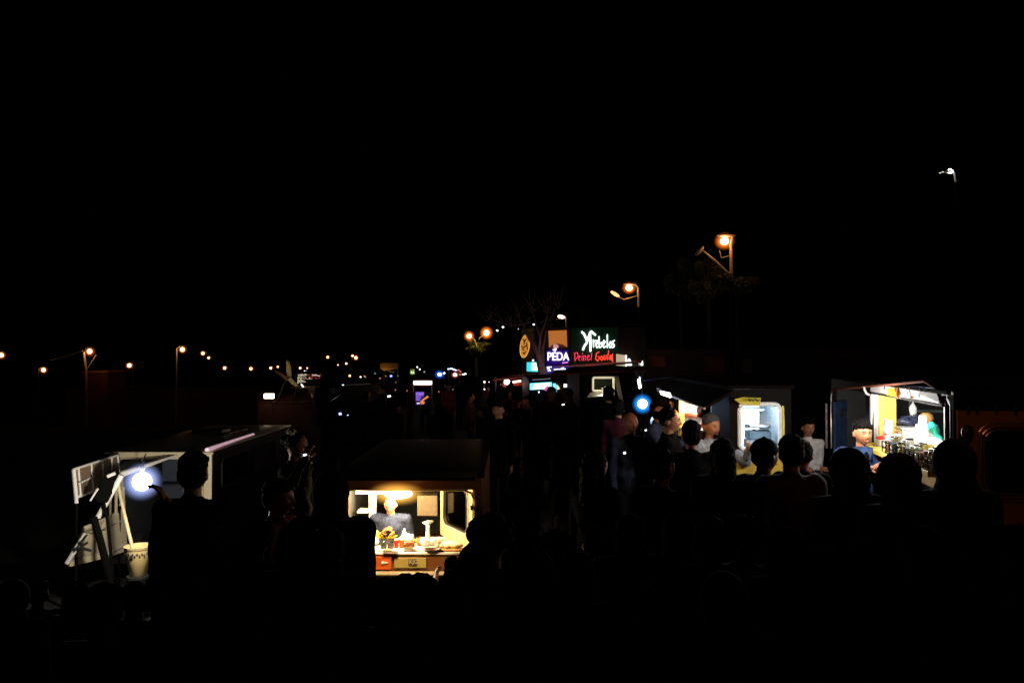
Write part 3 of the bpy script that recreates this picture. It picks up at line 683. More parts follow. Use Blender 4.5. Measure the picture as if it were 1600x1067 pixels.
# right side wall windows; gutter reflection painted as a glowing rail
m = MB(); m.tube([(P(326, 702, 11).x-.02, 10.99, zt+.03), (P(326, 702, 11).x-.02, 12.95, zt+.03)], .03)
T.part('gutter_highlight', m, mat('highlight_glow', (.75, .7, .72), .25, (1, .62, .75), .42, var=.5, scale=9), smooth=True)
xw = fA.O.x+LA
for y0, y1 in ((11.35, 12.5), (12.7, 13.9)):
    fs = Fr((xw, y0, 0), (0, 1))
    w_ = T.part('window', MB().panel([(xw+.008, y0, zt-.55), (xw+.008, y1, zt-.55), (xw+.008, y1, zt-.15), (xw+.008, y0, zt-.15)], .01), 'dark_glass')
    T.part('frame', MB().tube([(xw+.01, a+y0, b_) for a, b_ in rrect(0, y1-y0, zt-.55, zt-.15, .08)], .014, 6, closed=True), 'black_rubber', w_, smooth=True)
T.part('roof_vent', MB().box((-4.9, 13, zt+.09), (.5, .4, .07)), 'steel', bevel=.02)
T.part('roof_bar', MB().tube([(-4.5, 12.6, zt+.08), (-4.45, 13.4, zt+.08)], .015), 'steel', smooth=True)
m = MB(); m.box(fA(LA/2, .06, gA+.42), (LA, .08, .12)); T.part('bumper', m, 'steel', bevel=.02)
for s in (.06, LA-.06): T.part('tail_light', MB().box(fA(s, .02, gA+.75), (.08, .03, .2)), 'red_plastic', bevel=.01)
# interior things: shelf & cupboard
T.part('shelf', fbox(MB(), fA, .15, LA-.15, -1.3, -.9, gA+1.25, gA+1.28), 'dark_interior')
T.part('cupboard', fbox(MB(), fA, .2, .65, -1.6, -1.2, gA+.5, zt-.2), mat('blue_grey', (.06, .08, .12), .6), bevel=.01)
# open door
D1, D2 = 10.05, 10.92
dt = T.part('open_door', MB().panel([P(131, 825, D1), P(163, 811, 10.5), P(195, 796, D2), P(198, 858, D2), P(165, 869, 10.5), P(104, 884, D1)], .04), 'cream_paint')
T.part('door_crease', MB().tube([P(152, 829, D1+.12), P(194, 811, D2-.05)], .008).tube([P(160, 870, D1+.3), P(196, 850, D2-.05)], .014), 'white_paint', dt, smooth=True)
sc_ = MB(); x = 136
for i in range(9): sc_.cap(P(x, 828.5+.8*math.sin(i*2.2), 9.97+i*.04), P(x+2.2, 827.5+.8*math.sin(i*2.2+1.2), 10.0+i*.04), .008, .006, 6); x += 3.3
T.part('lettering', sc_, 'ink', dt, smooth=True)
T.part('door_frame', MB().tube([P(193, 796, 10.9), P(192, 760, 10.9), P(189, 745, 10.8)], .025).tube([P(181, 802, 10.75), P(182, 760, 10.7), P(184, 748, 10.7)], .02).tube([P(185, 762, 10.7), P(191, 778, 10.8), P(187, 790, 10.75)], .012), 'cream_paint', dt, smooth=True)
# lamp of van A
T = Thing('hanging_lamp', 'round blue white lamp glowing in the open rear of the left van', 'lamp', P(222, 752, 9.3))
lc = P(222, 752, 8.9)
T.part('lamp_halo', MB().ell(lc, .23, seg=24), halo_mat('led_glow', (.4, .5, 1), 7), smooth=True)
T.part('bulb', MB().ell(lc, .1, seg=24), mat('led_bulb', (.8, .8, .8), .5, (.93, .95, 1), 14), smooth=True)
T.part('socket', MB().lathe([(.02, 0), (.03, .02), (.03, .09), (.015, .11)], lc+V((0, 0, .115))), 'white_plastic', smooth=True)
T.part('cord', MB().tube([lc+V((0, 0, .22)), lc+V((.02, .05, .3)), P(214, 731, 10.3)], .006), 'black_rubber', smooth=True)
T.light(lc+V((-.02, -.02, -.17)), (1, .9, .74), 105, .05)
# grid frame
T = Thing('grid_frame', 'white metal grid frame with tan panes propped at the left of the left van', 'rack', P(150, 880, 10.3))
A_, B_, C_, D_ = P(115, 733, 9.9), P(184, 711, 10.8), P(187, 752, 10.8), P(119, 777, 9.9)
lerp = lambda a, b_, t_: a+(b_-a)*t_
m = MB(); m.tube([A_, B_], .016).tube([D_, lerp(D_, C_, .5)], .018).tube([A_, D_, P(119.5, 786, 9.9)], .024)
for t_ in (.1, .38, .63, .85): m.tube([lerp(A_, B_, t_), lerp(D_, C_, t_*.95)], .014)
m.tube([lerp(A_, D_, .5)+V((.05, 0, 0)), lerp(lerp(A_, D_, .5), lerp(B_, C_, .45), .42)], .012)
m.tube([B_, C_], .014)
T.part('frame', m, 'white_paint', smooth=True)
off = V((0, .04, 0))
for q_ in (P(119.5, 786, 9.9), C_): T.part('leg', MB().tube([q_, V((q_.x, q_.y, gA))], .018), 'flat_black', smooth=True, label='black lower leg')
T.part('pane', MB().panel([A_+off, B_+off, C_+off, D_+off], .012), mat('pane_tan', (.16, .11, .075), .5, var=.6, scale=5))
# trestle
T = Thing('trestle', 'white and black tube trestle standing before the open van door', 'stand', V((P(140, 880, 9.8).x, 9.8, gA)))
T.part('leg', MB().tube([P(190, 742, 9.95), P(153, 808, 9.9)], .034).tube([P(133, 834, 9.75), P(104, 880, 9.7)], .028), 'white_paint', smooth=True)
T.part('leg', MB().tube([P(146, 808, 9.7), P(157, 845, 9.7), P(172, 905, 9.7), V((P(176, 905, 9.7).x, 9.7, gA))], .045), 'flat_black', smooth=True)
T.part('leg', MB().tube([P(162, 785, 9.85), P(168, 812, 9.82), P(177, 905, 9.8)], .02), 'flat_black', smooth=True)
T.part('brace', MB().tube([P(112, 858, 9.7), P(128, 856, 9.7), P(142, 860, 9.7)], .018).tube([P(136, 835, 9.7), P(115, 862, 9.7)], .012).tube([P(124, 846, 9.7), P(131, 851, 9.7), P(137, 847, 9.7)], .014), 'dark_steel', smooth=True)
T = Thing('tarpaulin', 'dark folded tarpaulin hanging over the grid frame', 'tarpaulin', P(160, 790, 10))
T.part('cloth', MB().panel([P(186, 733, 9.95), P(178, 733, 9.95), P(160, 748, 9.9), P(147, 772, 9.85), P(152, 785, 9.85), P(168, 786, 9.9), P(185, 760, 9.95)], .06), 'flat_black', bevel=.02)
T.part('clip', MB().tube([P(168, 744, 9.88), P(180, 739, 9.9)], .022).tube([P(153, 763, 9.8), P(141, 782, 9.8)], .012), 'white_paint', smooth=True)
T = Thing('pole', 'thin pale pole leaning from the van door down into the yellow bucket', 'pole', P(209, 862, 9.5))
T.part('shaft', MB().tube([P(184, 748, 10), P(188, 775, 9.9), P(195, 805, 9.7), P(210, 868, 9.5)], .02), mat('bamboo', (.5, .42, .25), .6), smooth=True)
bz = P(216, 898, 9.5)
T = Thing('bucket', 'yellow plastic bucket with lettering round its rim, the pole standing in it', 'bucket', bz)
r1 = 20*9.5/F; r0 = 12.5*9.5/F; hh = P(216, 852, 9.5).z-bz.z
T.part('tub', MB().lathe([(r0*.9, .0), (r0, .01), (r1*.97, hh-.03), (r1, hh-.03), (r1+.01, hh), (r1-.01, hh), (r0*.95, .03)], bz, 28), mat('bucket_yellow', (.62, .48, .22), .45, var=.12, scale=6), smooth=True)
tm = MB()
for i in range(12):
    a = R(-150+i*10); rr = r1*.955
    tm.box(bz+V((math.cos(a)*(rr+.002), math.sin(a)*(rr+.002), hh-.07-.018*(i % 2))), (.017, .005, .014), Matrix.Rotation(a+R(90), 3, 'Z'))
tm.box(bz+V((-.015, -r1*.93-.004, hh-.1)), (.04, .006, .025))
T.part('lettering', tm, 'ink')
T.part('handle', MB().tube([bz+V((r1*math.cos(R(t_)), -.03-r1*.35*math.sin(R(t_)), hh-.02-.1*math.sin(R(t_)))) for t_ in range(0, 181, 15)], .005), 'steel', smooth=True)
T = Thing('stool', 'dark stool under the yellow bucket', 'stool', (bz.x, bz.y, gA))
T.part('seat', MB().lathe([(.12, -.035), (.13, -.03), (.13, -.004), (.12, -.001)], bz, 20), 'dark_steel', smooth=True)
for a in range(4): T.part('leg', MB().tube([bz+V((.12*math.cos(a*1.57+.7), .12*math.sin(a*1.57+.7), -.035)), V((bz.x+.2*math.cos(a*1.57+.7), bz.y+.2*math.sin(a*1.57+.7), gA))], .018), 'flat_black', smooth=True)
# ---------------- van B : centre, open rear counter ----------------
gB = -.62; dB = 9.0
fB = Fr((P(530, 800, dB).x, dB, 0), (1, 0)); LB = P(752, 700, dB).x-P(530, 700, dB).x
zr = P(640, 742, dB).z; zo = P(640, 765, dB).z; zc = P(640, 862, dB).z; zl = P(640, 890, dB).z
s0 = wp(fB, 545); s1 = wp(fB, 742)
TB = T = Thing('food_van', 'brown and cream food van with open hatch serving food under a yellow lamp', 'van', (fB.O.x, dB, gB))
van(T, fB, LB, 3.6, gB, gB+.35, zr, [(s0, s1, zc, zo)], 'brown_paint', 'dark_interior', 'unlit_dark', crown=.06, wheels=False)  # roof of the brown van coloured dark as if unlit
for s in (.1, LB-.1):
    for o in (-.7, -2.9): wheel(T, fB(s, o, gB+.32), Fr((0, 0, 0), (0, 1)))
T.part('opening_frame', MB().tube([fB(s0, .01, zc), fB(s0, .01, zo), fB(s1-.12, .01, zo), fB(s1-.04, .01, zo-.035), fB(s1, .01, zo-.12), fB(s1, .01, zc)], .014), mat('rubber_trim', (.35, .25, .1), .4), smooth=True)
m = MB(); fbox(m, fB, s0+.002, s1-.002, -.75, .03, zc-.025, zc)
T.part('counter', m, 'white_plastic', bevel=.006)
# visible jamb + inner side window on the right
iA, iB = P(688, 766, dB+.85), P(738, 764, dB+.06)
b1, b2 = P(690, 838, dB+.85), P(738, 862, dB+.06)
zz = zc+.003
f2 = Fr((iA.x, iA.y, 0), ((iB-iA).x, (iB-iA).y)); L2 = V(((iB-iA).x, (iB-iA).y)).length
hz0, hz1 = zc+.17, zo-.05
m = wall(MB(), f2, 0, L2, zc+.002, zo-.002, [(.12, L2-.13, hz0, hz1)], -.03, 0); rring(m, f2, .12, L2-.13, hz0, hz1, .08, -.028, -.002)
ip = T.part('inner_panel', m, mat('cream_inner', (.6, .5, .28), .5, var=.1))
wn = T.part('window', MB().panel([f2(a, -.02, b_) for a, b_ in rrect(.12, L2-.13, hz0, hz1, .08)], .006), 'dark_glass')
T.part('frame', ringtube(f2, .12, L2-.13, hz0, hz1, .08, .005, .014), mat('trim_black', (.03, .025, .02), .4), wn, smooth=True)
T.part('frame', ringtube(f2, .10, L2-.11, hz0-.02, hz1+.02, .1, .004, .008), 'white_paint', wn, smooth=True)
T.part('back_cupboard', fbox(MB(), fB, wp(fB, 652, -.9), wp(fB, 684, -.9), -1.1, -.9, P(0, 806, dB+.9).z, P(0, 774, dB+.9).z), mat('brown_grey', (.16, .12, .07), .6), bevel=.01)
T.part('white_post', fbox(MB(), fB, wp(fB, 577, -.5), wp(fB, 588, -.5), -.56, -.5, zc+.001, zo), 'white_plastic')
T.part('left_shelf', fbox(MB(), fB, s0+.02, wp(fB, 576, -.45), -.6, -.4, P(0, 800, dB+.45).z, P(0, 797, dB+.45).z), 'white_plastic')
# below: tail light, plate panel, bumper
tl = T.part('tail_light', fbox(MB(), fB, wp(fB, 583), wp(fB, 613), 0.002, .05, P(0, 888, dB).z, P(0, 868, dB).z), mat('tail_orange', (.7, .13, .02), .3), bevel=.01)
T.part('emblem', MB().ell(P(601, 879, dB-.06), (.045, .01, .012), seg=12).ell(P(598, 879, dB-.06), (.02, .012, .02), seg=12), 'white_plastic', tl, smooth=True)
T.part('tail_light', fbox(MB(), fB, wp(fB, 712), wp(fB, 738), 0.002, .05, P(0, 888, dB).z, P(0, 868, dB).z), 'tail_orange', bevel=.01)
pp = T.part('plate_panel', fbox(MB(), fB, wp(fB, 617), wp(fB, 667), .002, .03, P(0, 886, dB).z, P(0, 870, dB).z), mat('panel_olive', (.45, .36, .12), .45), bevel=.006)
T.part('number_plate', fbox(MB(), fB, wp(fB, 639.5), wp(fB, 652.5), .032, .04, P(0, 882.5, dB).z, P(0, 872, dB).z), mat('plate_dark', (.07, .045, .02), .5), pp)
T.part('lettering', text_mesh('KJG', P(646, 877.5, dB-.045), (1, 0, 0), (0, 0, 1), .06, .002), 'cream_paint', pp)
T.part('bumper', fbox(MB(), fB, .1, LB-.1, .02, .12, P(0, 895, dB).z, P(0, 890.5, dB).z), 'cream_paint', bevel=.015)
m = MB(); m.panel([fB(.05, .05, zr+.03), fB(LB-.05, .05, zr+.03), fB(LB-.05, .42, zr+.02), fB(.05, .42, zr+.02)], .03)
T.part('hatch', m, 'unlit_dark')
T.part('latch', MB().box(P(737, 793, dB-.02), (.03, .03, .05)), 'black_rubber')
# lamp B
lb = P(622, 771, dB+.1)
T = Thing('hanging_lamp', 'dazzling warm yellow lamp bar under the roof of the centre van', 'lamp', lb)
T.part('lamp_halo', MB().ell(lb+V((0, -.12, .02)), (.36, .1, .15), seg=24), halo_mat('warm_glow', (1, .5, .08), 16), smooth=True)
T.part('bulb', MB().ell(lb, (.16, .06, .055), seg=20), mat('warm_bulb', (.8, .8, .8), .5, (1, .9, .6), 25), smooth=True)
T.part('light_tube', MB().tube([P(556, 769, dB-.02), P(617, 769, dB+.03)], .018), mat('warm_tube', (.8, .8, .8), .5, (1, .82, .4), 14), smooth=True)
T.part('cord', MB().tube([lb+V((0, 0, .05)), lb+V((0, .02, .12))], .006), 'black_rubber', smooth=True)
T.light(lb+V((0, .16, -.09)), (1, .72, .36), 85, .06); T.light(lb+V((-.38, .2, -.05)), (1, .72, .36), 20, .06)
T.light(fB(.75, .75, zo+.02), (1, .68, .32), 75, .06, spot=(fB(.75, -.05, zc-.1), 66)); T.light(P(640, 757, dB-.35), (1, .42, .1), .7, .05)
# food and things on counter B
def prop(name, label, cat, px, py, d, parts, group=None):
    b0 = P(px, py, d); T = Thing(name, label, cat, b0, group)
    for n, mb, m_, *k in parts(b0): T.part(n, mb, m_, smooth=True)
    return T
def cB(px, o):   # base point on counter B at offset o behind the front edge
    s = wp(fB, px, -o); return fB(s, -o, zc+.001)
def jarB(px, o, r, h, label, mbody, mlid=None, fill=None, cat='jar', name='jar', group=None, base=None):
    c = base or cB(px, o); T = Thing(name, label, cat, c, group)
    T.part('body', MB().lathe([(r*.9, 0), (r, .006), (r, h*.85), (r*.85, h)], c, 16), mbody, smooth=True)
    if mlid: T.part('lid', MB().lathe([(r*.95, 0), (r*.95, h*.12), (r*.8, h*.15)], c+V((0, 0, h+.001)), 16), mlid, smooth=True)
    if fill: T.part('filling', MB().lathe([(r*.8, 0), (r*.88, .005), (r*.88, h*.6)], c+V((0, 0, .004)), 14), fill, smooth=True)
    return T
JG = 'jars and tubs on the centre van counter'
jarB(600, .16, .04, .085, 'clear plastic cup with dark contents, left of two on the counter', 'jar_glass', fill='dark_plastic', name='cup', cat='cup', group=JG)
jarB(611, .16, .04, .085, 'clear plastic cup with dark contents, right of two on the counter', 'jar_glass', fill='dark_plastic', name='cup', cat='cup', group=JG)
jarB(620, .2, .028, .085, 'red sauce tub beside an orange one on the counter', 'red_plastic', 'white_plastic', group=JG)
jarB(628, .2, .028, .085, 'orange yellow sauce tub beside the red one on the counter', 'orange_plastic', 'white_plastic', group=JG)
jarB(655, .3, .03, .05, 'small orange pot behind the clear box on the counter', 'orange_plastic', group=JG)
c = cB(640, .1)
T = Thing('food_box', 'clear rectangular tub with reddish food in the middle of the counter', 'food box', c)
T.part('tub', MB().box(c+V((0, 0, .05)), (.13, .1, .1)), 'jar_glass', bevel=.01); T.part('food', MB().box(c+V((0, 0, .055)), (.12, .09, .035)).box(c+V((.01, 0, .082)), (.09, .07, .012)), mat('food_red', (.5, .14, .04), .6, var=.5, scale=40, bump=.6)); T.part('label', MB().box(c+V((0, -.0525, .035)), (.1, .004, .03)), 'label_olive')
c = cB(601, .4)
T = Thing('flower_bunch', 'bright yellow bunch in a dark pot at the left of the counter', 'bunch', c)
T.part('pot', MB().lathe([(.07, 0), (.09, .06), (.1, .065)], c, 14), 'dark_plastic', smooth=True)
m = MB(); rnd = random.Random(2)
for i in range(30):
    a = rnd.uniform(0, 6.28); r = rnd.uniform(0, .1); p = c+V((math.cos(a)*r, math.sin(a)*r*.7, .07)); m.cap(p, p+V((math.cos(a)*.06, math.sin(a)*.03, rnd.uniform(.02, .09))), .018, .01, 7)
T.part('fruit', m, 'yellow_plastic', smooth=True)
c = cB(669, .45)
T = Thing('napkin_holder', 'white napkin holder with fanned paper on top beside the inner window', 'napkin holder', c)
T.part('stand', MB().lathe([(.035, 0), (.03, .02), (.022, .16), (.026, .2)], c, 16), 'white_plastic', smooth=True)
m = MB()
for i in range(9): a = R(-40+10*i); m.panel([c+V((-.01, -.02+.005*i, .2)), c+V((.01, -.02+.005*i, .2)), c+V((math.sin(a)*.075+.02, -.02+.005*i, .2+math.cos(a)*.06)), c+V((math.sin(a)*.075-.02, -.02+.005*i, .2+math.cos(a)*.05))], .002)
T.part('napkins', m, 'white_plastic')
def bag(px, o, r, label, m_='white_plastic', seed=0, h=None, name='paper_bag', cat='bag'):
    c = cB(px, o); m = MB(); rnd = random.Random(seed)
    m.ell(c+V((0, 0, r*.75)), (r*1.2, r*.9, r*.75)); 
    for i in range(4): m.ell(c+V((rnd.uniform(-r, r)*.7, rnd.uniform(-r, r)*.5, r*rnd.uniform(.6, 1.2))), r*.5)
    return single(name, m, m_, label, cat, c, remesh=.01, disp=.02, dscale=18)
bag(636, .45, .075, 'crumpled white paper bag behind the clear tub on the counter', seed=1)
bag(664, .28, .06, 'crumpled white bag in front of the napkin holder', seed=2)
bag(678, .3, .05, 'crumpled white bag right of the napkin holder', seed=3)
bag(583, .3, .06, 'white packet at the left end of the counter', seed=4)
bag(686, .33, .03, 'small bread roll right of the white bags', 'bread', 5, name='bread_roll', cat='bread')
bag(650, .42, .035, 'bread roll between the white bags', 'bread', 6, name='bread_roll', cat='bread')
c = cB(676, -.02)
T = Thing('bowl', 'dark oval bowl at the front edge of the counter', 'bowl', c)
T.part('dish', MB().lathe([(.06, 0), (.1, .035), (.11, .04), (.105, .042), (.09, .036), (.05, .008)], c, 20, 1, .6), mat('bowl_brown', (.05, .02, .01), .4), smooth=True)
c = cB(700, .1)
T = Thing('cutting_board', 'wooden board with sliced bread at the right end of the counter', 'board', c)
T.part('board', MB().box(c+V((0, 0, .012)), (.3, .2, .02)), 'bread', bevel=.004)
m = MB()
for i in range(6): m.ell(c+V((-.12+.05*i, -.02+.03*(i % 2), .045)), (.028, .05, .022), Matrix.Rotation(.3*i, 3, 'Z'), 10)
T.part('slices', m, mat('slice', (.75, .55, .3), .7), smooth=True)
c = cB(606, .03)
T = Thing('plate', 'flat white plate near the front left edge of the counter', 'plate', c)
T.part('rim', MB().lathe([(.05, 0), (.09, .012), (.092, .014), (.05, .004)], c, 20, 1, .6), 'white_plastic', smooth=True); T.part('food', MB().ell(c+V((0, 0, .015)), (.05, .03, .012)), 'bread', smooth=True)
c = cB(611, -.07)
T = Thing('tray', 'thin dark tray on the front left edge of the counter', 'tray', c)
T.part('tray', MB().box(c+V((0, 0, .006)), (.16, .07, .01)), mat('tray_dark', (.04, .015, .01), .4), bevel=.003)
# ---------------- van C : yellow van ----------------
gC = .12; dC = 9.2
fC = Fr((P(1140, 700, dC).x, dC, 0), (1, 0)); LC = P(1236, 0, dC).x-P(1140, 0, dC).x; mat('van_shade', (.004, .0025, .0015), .6, var=.2, spec=.05)  # near-black panels of the yellow van, shade put into the colour
zrC = P(0, 608, dC).z
ws0, ws1 = wp(fC, 1155), wp(fC, 1218); wh0, wh1 = P(0, 702, dC).z, P(0, 631, dC).z
T = Thing('food_van', 'yellow food van with a bright rounded white window beside the crowd', 'van', (fC.O.x, dC, gC))
fCs = Fr((P(1140, 0, dC).x, dC+3.2, 0), (0, -1))
# rear wall
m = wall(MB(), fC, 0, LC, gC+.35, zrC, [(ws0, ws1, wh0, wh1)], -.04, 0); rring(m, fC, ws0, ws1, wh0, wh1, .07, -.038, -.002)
T.part('rear_panel', m, 'van_shade')
T.part('lower_panel', fbox(MB(), fC, wp(fC, 1150), wp(fC, 1222), .002, .012, gC+.5, P(0, 706, dC).z), 'yellow_paint', bevel=.003)
# side wall with serving hatch (faces left)
T.part('side_panel', wall(MB(), fCs, 0, 3.155, gC+.35, zrC, [(.25, 2.3, P(0, 672, 12).z, zrC-.1)]), 'van_shade')
m = MB(); x0 = fC.O.x; fbox(m, fC, .04, LC, -3.2, -3.16, gC+.35, zrC); fbox(m, fC, LC-.04, LC, -3.15, -.05, gC+.35, zrC); fbox(m, fC, .045, LC-.05, -3.15, -.05, gC+.35, gC+.4)
T.part('body', m, 'dark_interior')
m = MB(); fbox(m, fC, -.04, LC+.04, -3.24, .04, zrC+.003, zrC+.05); T.part('roof', m, 'awning_cloth', bevel=.02)
for s in (.1, LC-.1):
    for o in (-.6, -2.6): wheel(T, fC(s, o, gC+.32), Fr((0, 0, 0), (0, 1)))
w_ = T.part('window', MB().panel([fC(a, -.025, b_) for a, b_ in rrect(ws0, ws1, wh0, wh1, .07)], .004), 'glass')
T.part('frame', ringtube(fC, ws0, ws1, wh0, wh1, .07, .004, .024), mat('frame_white', (.85, .87, .85), .35, (.8, .95, 1), .0), w_, smooth=True)
m = MB(); m.tube([fC(wp(fC, 1222.5), .005, P(0, 634, dC).z), fC(wp(fC, 1223.5), .005, P(0, 660, dC).z), fC(wp(fC, 1223), .005, P(0, 690, dC).z), fC(wp(fC, 1219), .005, P(0, 701, dC).z)], .014)
T.part('trim', m, mat('trim_yellow', (.8, .65, .12), .4), smooth=True)
T.part('partition', MB().box(fC(LC/2, -1.05, (wh0+wh1)/2), (LC-.1, .03, wh1-wh0+.3)), mat('white_inner', (.75, .82, .85), .5))
T.part('work_shelf', MB().box(fC(LC/2, -.35, wh0-.03), (LC-.1, .6, .02)), 'steel')
T.part('wall_shelf', MB().box(fC(ws0+.28, -.9, wh0+.40), (.5, .25, .025)), mat('shelf_blue', (.25, .4, .5), .5))
# side awning
aw = MB(); aw.panel([P(1028, 611, 12.6), P(1101, 638, 9.1), V((x0+.02, 9.1, zrC-.02)), V((x0+.02, 12.6, zrC-.02))], .03)
T.part('awning', aw, 'awning_cloth')
T.part('awning_edge', MB().tube([P(1028, 611, 12.6), P(1101, 638, 9.1)], .014), mat('edge_grey', (.25, .2, .18), .5), smooth=True)
T.part('sign_flap', MB().panel([P(1148, 624, 9.05), P(1156, 630, 9.0), P(1187, 633, 9.0), P(1189, 622, 9.1), P(1160, 621, 9.1)], .01), mat('flap_yellow', (.75, .65, .08), .5, var=.2))
m = MB()
for i in range(6): m.cap(P(1170+i*3, 623.5+(i % 3), 8.98), P(1172+i*3, 627-(i % 2)*2, 8.98), .007, .006, 6)
T.part('lettering', m, 'ink', smooth=True)
# interior behind the hatch: shelves, poster
ix = x0+.5
T.part('hatch_post', MB().box((P(1063, 0, 11.9).x, 11.9, (P(0, 628, 11.9).z+P(0, 668, 11.9).z)/2), (.075, .05, .62)), 'yellow_paint')
T.part('inner_board', MB().panel([P(1066, 627, 12.1), P(1098, 633, 11.6), P(1098, 668, 11.6), P(1066, 672, 12.1)], .03), mat('board_cream', (.8, .66, .5), .6, var=.25, scale=9))
T.part('red_shelf', MB().panel([P(1067, 646, 12.0), P(1092, 645, 11.5), P(1092, 649, 11.5), P(1067, 650, 12.0)], .05), 'red_plastic')
T.part('hatch_counter', MB().panel([P(1064, 666, 12), P(1100, 672, 10), P(1098, 674, 9.9), P(1060, 669, 12)], .03), 'yellow_paint')
# lamps of van C
T = Thing('lamp', 'cold white lamp inside the yellow van behind its rounded window', 'lamp', fC(.35, -.4, wh1+.03))
T.part('tube', MB().tube([fC(ws0+.03, -.35, wh1-.012), fC(ws1-.05, -.35, wh1-.012)], .018), mat('tube_cold', (.8, .8, .8), .5, (.85, .97, 1), 12), smooth=True)
T.light(fC((ws0+ws1)/2, -.4, wh1-.08), (.8, .95, 1), 120, .05); T.light(P(1176, 630, 8.2), (1, .88, .78), 7, .05)  # second light is added outside the window to reach the faces
T = Thing('lamp', 'warm lamp lighting the red and cream hatch of the yellow van', 'lamp', P(1085, 630, 11.4))
T.part('bulb', MB().ell(P(1084, 632, 11.3), .04), mat('warm_small', (.8, .8, .8), .5, (1, .75, .5), 12), smooth=True); T.part('cord', MB().tube([P(1084, 632, 11.3)+V((0, 0, .03)), P(1084, 632, 11.3)+V((.05, 0, .2))], .006), 'black_rubber')
T.light(P(1080, 640, 11.6), (1, .72, .48), 30, .05); T.light(P(1088, 634, 8.6), (1, .62, .34), 9, .05)  # second light is added with no bulb, warms the profile face
T = Thing('tube_lamp', 'slanting violet white strip lamp under the awning edge of the yellow van', 'lamp', P(1040, 617, 11.4))
T.part('strip', MB().panel([P(1032, 611, 11.4), P(1046, 614, 11.2), P(1048, 621, 11.2), P(1034, 616, 11.4)], .03), mat('strip_violet', (.8, .8, .8), .5, (.9, .82, 1), 5))
T.part('bracket', MB().tube([P(1026, 606, 11.4), P(1034, 611, 11.4)], .015), 'galvanised', smooth=True)
T.light(P(1042, 624, 10.9), (.8, .75, 1), .6, .1)
# appliance in window
c = fC((ws0+ws1)/2+.07, -.3, wh0-.02)
T = Thing('grill', 'grey counter grill seen through the bright window', 'grill', c)
T.part('base', MB().box(c+V((0, 0, .16)), (.26, .2, .10)), mat('grill_grey', (.25, .32, .36), .35, metal=.2), bevel=.012); T.part('lid', MB().box(c+V((0, .01, .26)), (.26, .2, .05), Matrix.Rotation(R(-6), 3, 'X')), 'steel', bevel=.012)
T.part('stand', MB().box(c+V((0, 0, .055)), (.28, .22, .1)), 'white_plastic', bevel=.01)
T.part('handle', MB().tube([c+V((-.09, -.11, .23)), c+V((-.09, -.14, .23)), c+V((.09, -.14, .23)), c+V((.09, -.11, .23))], .009), 'dark_steel', smooth=True)
c = fC(ws0+.13, -.75, wh0+.02)
T = Thing('bottle', 'blue tinted bottle at the left inside the bright window', 'bottle', c+V((0, 0, .25)))
T.part('body', MB().lathe([(.03, 0), (.034, .01), (.034, .1), (.014, .14), (.014, .17)], c+V((0, -.15, .25)), 14), mat('bottle_blue', (.1, .25, .5), .3), smooth=True); T.part('cap', MB().lathe([(.016, 0), (.016, .02)], c+V((0, -.15, .421)), 12), 'white_plastic', smooth=True)
# blue white dazzling lamp + small strip
T = Thing('work_lamp', 'dazzling blue white spot lamp among the crowd left of the yellow van', 'lamp', P(1004, 631, 12))
lc = P(1004, 631, 12)
T.part('lamp_halo', MB().ell(lc, .17, seg=24), halo_mat('blue_glow2', (.02, .3, 1), 12), smooth=True)
T.part('bulb', MB().ell(lc, .068, seg=20), mat('blue_bulb', (.8, .8, .8), .5, (.75, .95, 1), 30), smooth=True)
T.part('bracket', MB().tube([lc+V((0, .05, .04)), lc+V((.02, .1, .35)), lc+V((.6, .2, .42))], .012), 'dark_steel', smooth=True)
T.light(lc+V((.0, -.15, 0)), (.12, .4, 1), 6, .05)
T = Thing('tube_lamp', 'small upright white strip lamp above the dazzling blue lamp', 'lamp', P(998, 607, 13))
T.part('strip', MB().panel([P(996, 593, 13), P(1000, 592, 13), P(1002, 606, 13), P(998.5, 607, 13)], .03), mat('strip_white', (.8, .8, .8), .5, (.85, .9, 1), 7))
T.part('cap', MB().ell(P(999.5, 590, 13), .014), 'neon_lilac', smooth=True); T.part('bracket', MB().tube([P(999.5, 588, 13), P(999.5, 575, 13.1)], .01), 'dark_steel')
# ---------------- van D : serving truck ----------------
gD = .12
pL, pR = P(1372, 695, 8.5), P(1490, 743, 6.35)
u = V((pR.x-pL.x, pR.y-pL.y)); far = V((P(1296, 0, 10.3).x, 10.3)); u = V((pR.x, pR.y))-far
fD = Fr((far.x, far.y, 0), (u.x, u.y)); LD = u.length
sa, sb = wp(fD, 1364), wp(fD, 1476)
zcD = wz(fD, sa, 694); zhD = wz(fD, wp(fD, 1362), 612)
zcD2 = wz(fD, sb, 737); zcD = (zcD+zcD2)/2; zhD2 = wz(fD, sb, 634); zhD = (zhD+zhD2)/2
sd0, sd1 = wp(fD, 1302), wp(fD, 1352)
TD = T = Thing('food_truck', 'food truck with raised lit hatch, yellow inner wall and crowded counter', 'truck', (far.x, far.y, gD))
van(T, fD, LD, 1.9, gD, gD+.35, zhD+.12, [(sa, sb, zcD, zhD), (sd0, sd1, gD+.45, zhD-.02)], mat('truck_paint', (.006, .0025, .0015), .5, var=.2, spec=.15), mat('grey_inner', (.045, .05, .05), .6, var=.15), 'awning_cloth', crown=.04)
T.part('opening_frame', MB().tube([fD(sa, .01, zcD), fD(sa, .01, zhD), fD(sb, .01, zhD)], .016), 'black_rubber', smooth=True)
T.part('opening_jamb', fbox(MB(), fD, sb-.03, sb-.004, -.1, .0, zcD+.03, zhD-.01), mat('jamb_cream', (.6, .55, .25), .5))
